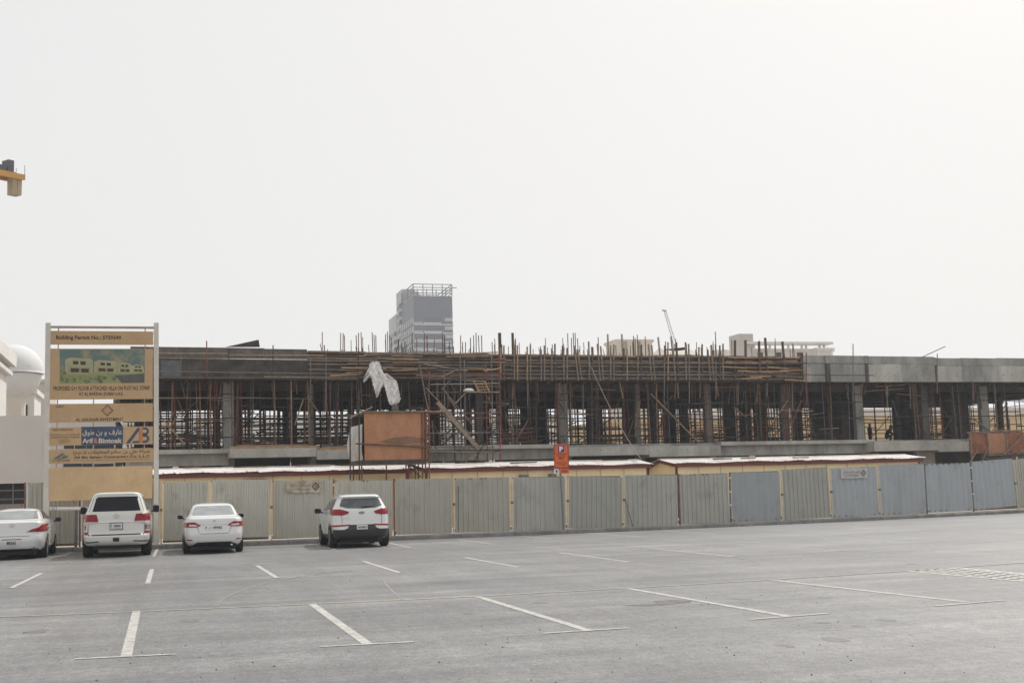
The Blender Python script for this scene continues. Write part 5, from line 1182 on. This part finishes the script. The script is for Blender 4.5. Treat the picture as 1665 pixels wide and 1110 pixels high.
R_ = [.14,.14,.13,.06,.07,.08,.055,.04,.08,.055,.04,.10,.075,.05,.045,.10,.075,.05,.045]
bent = ([(0,0,.82),(0,-.15,1.05),(0,-.36,1.22),(0,-.46,1.27),(0,-.55,1.32),(-.2,-.38,1.17),(-.26,-.48,.9),(-.2,-.55,.65),(.2,-.38,1.17),(.27,-.5,.92),(.2,-.6,.68),(-.11,0,.76),(-.13,-.1,.42),(-.13,0,.07),(-.13,-.16,.04),(.11,0,.76),(.14,-.06,.42),(.14,.05,.07),(.14,-.11,.04)], E_, R_)
stand = ([(0,0,.92),(0,0,1.15),(0,-.01,1.38),(0,-.01,1.48),(0,-.03,1.58),(-.19,0,1.36),(-.24,-.02,1.08),(-.21,-.14,.86),(.19,0,1.36),(.25,0,1.08),(.22,-.12,.86),(-.1,0,.86),(-.11,-.02,.48),(-.11,.03,.07),(-.11,-.12,.04),(.1,0,.86),(.12,0,.48),(.12,.03,.07),(.12,-.1,.04)], E_, R_)
crouch = ([(0,0,.34),(0,-.08,.54),(0,-.2,.72),(0,-.26,.80),(0,-.33,.88),(-.18,-.2,.70),(-.27,-.38,.52),(-.16,-.52,.44),(.18,-.2,.70),(.27,-.38,.5),(.15,-.54,.40),(-.12,0,.32),(-.2,-.38,.42),(-.18,-.18,.07),(-.18,-.34,.04),(.12,0,.32),(.22,-.36,.4),(.2,-.16,.07),(.2,-.32,.04)], E_, R_)
worker('person', 'worker in navy clothes standing just right of the light concrete column on the first floor', W(FB(1414,700,12)[0], 12.0, ZS), stand, (.02,.03,.08), (.02,.025,.06), face=.5, s=.9)
worker('person', 'worker crouching in silhouette in the bright opening right of the light column', W(FB(1440,700,4.5)[0], 4.5, ZS), crouch, (.03,.028,.05), (.03,.025,.03), face=1.0)
worker('person', 'worker in dark teal bending over at the right side of the same bright opening', W(FB(1474,700,7)[0], 6.6, ZS), bent, (.02,.06,.07), (.02,.03,.04), face=-1.2, s=.9)
# ================================================================ NEIGHBOURS
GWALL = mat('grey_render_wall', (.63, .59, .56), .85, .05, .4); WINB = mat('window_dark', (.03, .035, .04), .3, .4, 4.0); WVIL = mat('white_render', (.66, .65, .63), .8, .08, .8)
PINKB = mat('pinkish_render', (.52, .46, .42), .85, .08, .6); BEI = mat('beige_render', (.62, .47, .28), .85, .06, .5); BEI2 = mat('pale_beige_render', (.62, .57, .50), .85, .07, .5); GREYM = mat('dome_metal', (.66, .66, .655), .8, .08, 1.0)
gw = empty('grey_walled_building', Vector((-8, 62, 0)), 'plain light grey walled building behind the billboard and left edge, dark openings below', 'building')
xl = PY(-260,680,62).x; xr = PY(188,680,62).x; zt = 5.73
z0w = PY(20,785.5,62).z; z1w = PY(20,830,62).z
block(gw, (xl,62,z0w), (xr,62.3,zt), GWALL, 'upper_wall')
block(gw, (xl,62.301,.12), (xl+.3,72,zt-.005), GWALL, 'side_wall'); block(gw, (xr-.3,62.301,.12), (xr,72,zt-.005), GWALL, 'side_wall'); block(gw, (xl+.301,71.7,.12), (xr-.301,72,zt-.005), GWALL, 'rear_wall'); block(gw, (xl+.301,62.301,zt-.3), (xr-.301,71.7,zt-.05), GWALL, 'roof')
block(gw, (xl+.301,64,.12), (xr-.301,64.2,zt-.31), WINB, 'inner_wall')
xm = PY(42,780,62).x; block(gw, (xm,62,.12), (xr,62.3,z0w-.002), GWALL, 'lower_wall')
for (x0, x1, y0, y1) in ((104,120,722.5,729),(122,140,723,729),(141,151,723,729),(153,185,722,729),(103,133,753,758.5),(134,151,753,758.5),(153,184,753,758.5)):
    a = PY(x0,y1,61.97); c = PY(x1,y0,61.97); block(gw, (a.x,61.96,a.z), (c.x,62.05,c.z), WINB, 'window')
a = PY(71.5,745,61.98); c = PY(71.9,716,61.98); block(gw, (a.x,61.95,a.z), (a.x+.06,62.05,c.z), WINB, 'drain_pipe')
rr = random.Random(4)
for i in range(7):
    x = xl+4+i*1.1; block(gw, (x,62.05,z1w-1.3), (x+.05,62.12,z0w-.004), FRAME, 'opening_bar')
for z in (z0w-.35, z0w-.75): block(gw, (xl+.301,62.14,z), (xm-.01,62.19,z+.06), FRAME, 'opening_bar')
# white villa seen from its side
XV = -9.98
wv = empty('white_villa', Vector((XV-5, 78, 0)), 'white villa at the left edge with stepped cornice receding beside the grey dome', 'house')
block(wv, (XV-9,66,0), (XV,85.5,9.9), WVIL, 'wall')
block(wv, (XV-9.2,65.6,9.902), (XV+.32,85.9,10.15), WVIL, 'cornice'); block(wv, (XV-9,66,10.152), (XV+.1,85.7,10.5), PINKB, 'frieze'); block(wv, (XV-9.3,65.4,10.502), (XV+.5,86.2,11.3), WVIL, 'parapet')
for k in range(3): block(wv, (XV-.02,70+k*5,6.6), (XV+.03,71.6+k*5,8.4), WINB, 'window')
def sphere_rows(c, r, a0, a1, q0, q1, n=14, m_=28):
    return [[Vector(c)+Vector((r*cos(a0+(a1-a0)*i/n)*cos(q0+(q1-q0)*j/m_), r*cos(a0+(a1-a0)*i/n)*sin(q0+(q1-q0)*j/m_), r*sin(a0+(a1-a0)*i/n))) for j in range(m_+1)] for i in range(n+1)]
dc = PY(24,606,92); dr = PY(24,562,92).z-dc.z
dm = empty('metal_dome', Vector((dc.x, dc.y, 0)), 'big grey metal dome with an overhanging lip behind the white villa at the left', 'dome')
MB().grid(sphere_rows(dc+Vector((0,0,.05)), dr, 0, pi/2, 0, 2*pi)).build('upper_shell', GREYM, dm, smooth=True)
MB().grid(sphere_rows(dc-Vector((0,0,.12)), dr*.93, -pi/2, 0, 0, 2*pi)).build('lower_shell', GREYM, dm, smooth=True)
MB().tube(dc+Vector((0,0,-.08)), dc+Vector((0,0,.06)), dr*1.03, 40, dr*1.0).build('lip', GREYM, dm, smooth=False)
MB().tube((dc.x,dc.y,0), dc-Vector((0,0,dr*.85)), .75, 16).build('column', BEI2, dm, smooth=False)
def house(name, label, x0, x1, yt, Y, depth, material, cat='building', zt=None, wins=()):
    a = PY(x0,yt,Y); c = PY(x1,yt,Y); h = empty(name, Vector(((a.x+c.x)/2, Y, 0)), label, cat)
    z = zt or a.z; block(h, (a.x,Y,0), (c.x,Y+depth,z), material, 'wall'); block(h, (a.x-.2,Y-.2,z+.002), (c.x+.2,Y+depth+.2,z+.35), material, 'parapet')
    for (wx0, wx1, wy0, wy1) in wins:
        p, q = PY(wx0,wy1,Y), PY(wx1,wy0,Y); block(h, (p.x,Y-.06,p.z), (q.x,Y+.1,q.z), WINB, 'window')
    return h, z
house('pale_house', 'hazy pinkish house between the dome and the billboard', 44, 76, 622, 140, 12, PINKB, wins=((50,56,640,650),(60,66,640,650),(50,56,660,670),(60,66,660,670)))
house('small_annex', 'small cream annex under the metal dome', 40, 56, 640, 96, 5, WVIL, wins=((41,45,658,676),))
house('pale_block', 'low pale building seen through the left half of the open first floor', 180, 720, 690, 118, 14, WVIL)
house('beige_house', 'plain beige building seen through the right half of the open first floor', 992, 1700, 688, 106, 12, BEI)
house('white_block', 'white building seen through the middle of the open first floor', 745, 905, 682, 125, 12, WVIL, wins=((835,858,690,712),(790,800,690,712)))
house('grey_block', 'grey white building just above the beige house seen through the right openings', 1150, 1760, 672, 140, 14, GWALL)
# beyond the roof line
sb, zz = house('sand_coloured_block', 'sand coloured building with stepped roof rising over the formwork', 1002, 1060, 556, 150, 4, BEI2)
for x0, x1, yt, d in ((1002,1012,553,0),(1020,1037,553,.0),(1042,1059,553,.0)):
    a = PY(x0,yt,149.4); c = PY(x1,yt,149.4); block(sb, (a.x,149.4,zz-2), (c.x,152,a.z), BEI2, 'stair_tower')
tn = empty('tent_roof', PY(1098,575,160)*1.0, 'pale pointed tent roofs just above the formwork right of the sand block', 'tent')
tn.location.z = 0
for x0, xp, x1, yp in ((1062,1073,1084,564),(1084,1100,1116,564.5),(1112,1122,1136,568)):
    a, p, c = PY(x0,578,160), PY(xp,yp,160), PY(x1,578,160); r = (c.x-a.x)/2; b = MB()
    base_ = [Vector((a.x,160-r,a.z)),Vector((c.x,160-r,a.z)),Vector((c.x,160+r,a.z)),Vector((a.x,160+r,a.z))]; b.add(base_+[Vector((p.x,160,p.z))], [(0,1,4),(1,2,4),(2,3,4),(3,0,4),(3,2,1,0)]); b.build('canopy', BEI2, tn)
    for q in base_: b = MB(); b.tube((q.x,q.y,0), q, .15, 6); b.build('pole', STEEL, tn)
sh_ = empty('shade_sail', PY(1105,566,80)*1.0, 'small dark shade sheet stretched above the formwork', 'awning'); sh_.location.z = 8.6
MB().prism([PY(1083,567.5,72), PY(1116,564,72), PY(1116,567,74), PY(1098,569,74)], (0,0,-.06)).build('sheet', STEELD, sh_); 
for x in (1085,1115): p = PY(x,566.5,72.5); tube(sh_, Vector((p.x,p.y,7.45)), p, .04, STEELD, 'pole')
wb, zz = house('white_roof_pavilion', 'white building with a flat canopy on thin posts on its roof, right of centre', 1200, 1354, 571, 150, 4, WVIL, wins=((1232,1240,573,580),(1262,1270,573,580),(1296,1304,573,580)))
a = PY(1199,543,149); c = PY(1222,543,149); block(wb, (a.x,148.6,zz-4), (c.x,151.6,a.z), mat('pavilion_tower',(.50,.47,.45),.8,.06,.6), 'stair_tower')
a = PY(1216,555.5,148); c = PY(1355,555.5,148); block(wb, (a.x,148,a.z-.25), (c.x,150,a.z+.05), WVIL, 'canopy')
for x in (1226,1252,1282,1304,1311,1333,1340): p = PY(x,556,148.6); block(wb, (p.x-.12,148.6,zz-.1), (p.x+.12,148.85,p.z-.27), WVIL, 'canopy_post')
a = PY(1327,565,147.5); c = PY(1357,565,147.5); block(wb, (a.x,147.5,a.z-.2), (c.x,148.4,a.z), WVIL, 'lower_canopy')
for x in (1331,1352): p = PY(x,566,147.7); block(wb, (p.x-.1,147.7,zz-1.5), (p.x+.1,147.9,p.z-.22), WVIL, 'canopy_post')
# roof-top air units of another house
ru = empty('rooftop_unit', PY(1170,575,120), 'pale round air unit on a roof left of the white pavilion', 'air unit'); ru.location.z = 0
p = PY(1170,570,120); MB().tube((p.x,120,0), (p.x,120,p.z), 1.0, 16).build('tank', WVIL, ru)
# ================================================================ TOWER
TWF = mat('tower_glass_grey', (.06, .068, .092), .6, .2, .12); TWS = mat('tower_side', (.36, .365, .37), .8, .15, .2); TWD = mat('tower_dark', (.10, .10, .115), .8, .2, .2); TWB = mat('tower_band', (.52, .53, .56), .7, .1, .3)
YT = 480.0
tw = empty('highrise_tower', Vector((100, YT, 0)), 'hazy grey high-rise under construction with open steel frame on top, far behind', 'tower')
x0, x1 = PY(673,520,YT).x, PY(736,520,YT).x; zt = PY(700,481,YT).z; FLH = 3.4
block(tw, (x0,YT,0), (x1,YT+27,zt), TWF, 'core_block')
nfl = int(zt/FLH)
for k in range(nfl-2):
    z = k*FLH; 
    block(tw, (x0-.25,YT-.3,z), (x1+.25,YT-.02,z+.4), TWB, 'floor_band')
    if k % 1 == 0 and k > 2: block(tw, (x0+(x1-x0)*.25,YT-.42,z+.55), (x0+(x1-x0)*rr.uniform(.5,.75),YT-.31,z+1.0), TWB, 'spandrel')
    block(tw, (x0+.1,YT-.36,z+.5), (x0+(x1-x0)*.22,YT-.03,z+1.2), TWS, 'window_panel'); block(tw, (x0+(x1-x0)*.3,YT-.2,z+1.5), (x0+(x1-x0)*.72,YT-.03,z+3.1), WINB, 'glazing')
    block(tw, (x1-3.2,YT-.35,z+1.6), (x1-.1,YT-.03,z+2.9), TWS, 'window_panel')
    block(tw, (x0-.6,YT+.2,z+.5), (x0-.02,YT+26.5,z+2.9), TWS, 'side_panel')
    for j in range(6): block(tw, (x0-.68,YT+1.5+j*4.2,z+.6), (x0-.61,YT+3.1+j*4.2,z+2.7), TWD, 'window')
# lower wings on the left side
for ya, yb, pxl, yt in ((27.02,40,645,505-35),(40.02,58,632,511)):
    z = PY(660,yt,YT+ya).z; xa = PY(pxl,520,YT+yb).x
    block(tw, (xa,YT+ya,0), (x0+6,YT+yb,z), TWS, 'wing')
    for k in range(int(z/FLH)-1):
        for j in range(4): 
            yy = YT+ya+1+j*(yb-ya-2)/4; block(tw, (xa-.08,yy,k*FLH+.8), (xa-.01,yy+1.6,k*FLH+2.7), TWD, 'window')
        block(tw, (xa+.4,YT+ya-.1,k*FLH+.7), (x0-.9,YT+ya-.01,k*FLH+2.6), TWD, 'window')
# steel frame on top
ztt = PY(700,462,YT).z
for x in np.linspace(x0, x1, 5):
    for y in (YT+.2, YT+12, YT+26): bar(tw, (x,y,zt), (x,y,ztt), .3, .3, TWD, 'frame_post')
for z in (zt+1.2, (zt+ztt)/2, ztt-1.3, ztt):
    for y in (YT+.2, YT+26): bar(tw, (x0,y,z), (x1,y,z), .28, .28, TWD, 'frame_beam')
    for x in (x0, x1): bar(tw, (x,YT,z), (x,YT+26,z), .28, .28, TWD, 'frame_beam')
bar(tw, (x1,YT+.1,ztt-1.3), (x1+2,YT+.1,ztt-1.2), .3, .3, TWD, 'frame_beam')
block(tw, (x0+.5,YT+14,zt), (x0+5,YT+25,ztt-.8), TWS, 'lift_motor_room')
# ================================================================ CRANES
CRO = mat('crane_orange', (.60, .31, .06), .6, .2, .8); CRG = mat('crane_dark', (.09, .09, .11), .6, .2, .8); CRC = mat('counterweight_concrete', (.42, .33, .22), .85, .15, .8)
YC = 120.0
tip = PY(33,291,YC)
cr = empty('tower_crane', Vector((tip.x-9, YC-7, 0)), 'orange tower crane counter-jib with concrete counterweight at the upper left edge', 'crane')
dj = Vector((9, 7, 0)).normalized(); nj = Vector((-dj.y, dj.x, 0))     # jib direction towards its end
jz = tip.z
def cp(s, n_, z): return Vector((tip.x, YC, jz))+dj*s+nj*n_+Vector((0,0,z))
for n_ in (-.7, .7): bar(cr, cp(-12, n_, 0), cp(0, n_, 0), .22, .5, CRO, 'jib_beam')
for s in np.arange(-11.5, 0.1, 1.9): bar(cr, cp(s, -.7, .05), cp(s, .7, .05), .14, .2, CRO, 'cross_beam')
MB().hexa([cp(-12,-.58,.3),cp(-.8,-.58,.3),cp(-.8,.58,.3),cp(-12,.58,.3),cp(-12,-.58,.36),cp(-.8,-.58,.36),cp(-.8,.58,.36),cp(-12,.58,.36)]).build('walkway', TIM, cr)
for k, (s0, s1) in enumerate(((-1.0,-.58),(-.54,-.12))):
    MB().hexa([cp(s0,-.45,-1.65),cp(s1,-.45,-1.65),cp(s1,.45,-1.65),cp(s0,.45,-1.65),cp(s0,-.5,.26),cp(s1,-.5,.26),cp(s1,.5,.26),cp(s0,.5,.26)]).build('counterweight', CRC, cr)
MB().hexa([cp(-1.55,-.5,.37),cp(-.95,-.5,.37),cp(-.95,.5,.37),cp(-1.55,.5,.37),cp(-1.55,-.5,1.45),cp(-.95,-.5,1.45),cp(-.95,.5,1.45),cp(-1.55,.5,1.45)]).build('winch_cabinet', CRG, cr)
MB().hexa([cp(-3.6,-.5,.37),cp(-1.7,-.5,.37),cp(-1.7,.5,.37),cp(-3.6,.5,.37),cp(-3.6,-.5,.85),cp(-1.7,-.5,.85),cp(-1.7,.5,.85),cp(-3.6,.5,.85)]).build('winch', CRG, cr)
for n_ in (-.7, .7):
    for s in np.arange(-11, .1, 1.1): tube(cr, cp(s, n_, .2), cp(s, n_, 1.15), .025, CRG, 'railing_post')
    tube(cr, cp(-12, n_, 1.15), cp(-3.5, n_, 1.15), .03, CRG, 'railing')
bar(cr, cp(-4.2,0,.4), cp(-4.2,0,2.4), .12, .12, CRG, 'stay_post'); bar(cr, cp(-4.2,0,2.35), cp(-12,0,5.5), .1, .1, CRG, 'stay')
mb = cp(-12, 0, 0)
for sx in (-.8, .8):
    for sy in (-.8, .8): bar(cr, (mb.x+sx, mb.y+sy, 0), (mb.x+sx, mb.y+sy, jz+5.5), .2, .2, CRO, 'mast_leg')
k = 0
for z in np.arange(.5, jz, 2.0):
    for (ax, ay), (bx_, by_) in (((-.8,-.8),(.8,-.8)),((.8,-.8),(.8,.8)),((.8,.8),(-.8,.8)),((-.8,.8),(-.8,-.8))):
        bar(cr, (mb.x+ax, mb.y+ay, z), (mb.x+bx_, mb.y+by_, min(jz+5, z+2.0)), .1, .1, CRO, 'mast_lacing')
YL = 600.0
t0 = PY(1081,505,YL); t1 = PY(1098,562,YL)
lc = empty('luffing_crane', Vector((t1.x, YL, 0)), 'thin pale luffing crane jib far away above the formwork right of centre', 'crane')
LCM = mat('crane_far', (.16,.155,.15), .8, 0)
for n_ in (-.8, .8):
    bar(lc, t1+Vector((n_,0,0)), t0+Vector((n_*.6,0,0)), .28, .28, LCM, 'jib_chord')
for k in range(14):
    p = t1.lerp(t0, k/14); q = t1.lerp(t0, (k+1)/14); s_ = .8 if k % 2 else -.8; bar(lc, p+Vector((s_,0,0)), q+Vector((-s_,0,0)), .14, .14, LCM, 'jib_lacing')
bar(lc, t0+Vector((-1.5,0,.3)), t0+Vector((.8,0,-.2)), .7, .7, LCM, 'jib_head')
bar(lc, (t1.x,YL,0), (t1.x,YL,t1.z+1), 1.6, 1.6, LCM, 'mast')
# ================================================================ HAZE
hz = MB().box((-1000,-400,-1.2),(1200,1400,112)).build('haze', None, None)
hm = bpy.data.materials.new('haze_air'); hm.use_nodes = True; n = hm.node_tree.nodes; l = hm.node_tree.links; n.clear()
out = n.new('ShaderNodeOutputMaterial'); pv = n.new('ShaderNodeVolumePrincipled'); pv.inputs['Color'].default_value = (.86,.92,1.0,1); pv.inputs['Density'].default_value = .00045; pv.inputs['Anisotropy'].default_value = .25
l.new(pv.outputs[0], out.inputs['Volume']); hz.data.materials.append(hm); tag(hz, 'pale dust haze filling the air over the whole site', 'haze', kind='stuff')
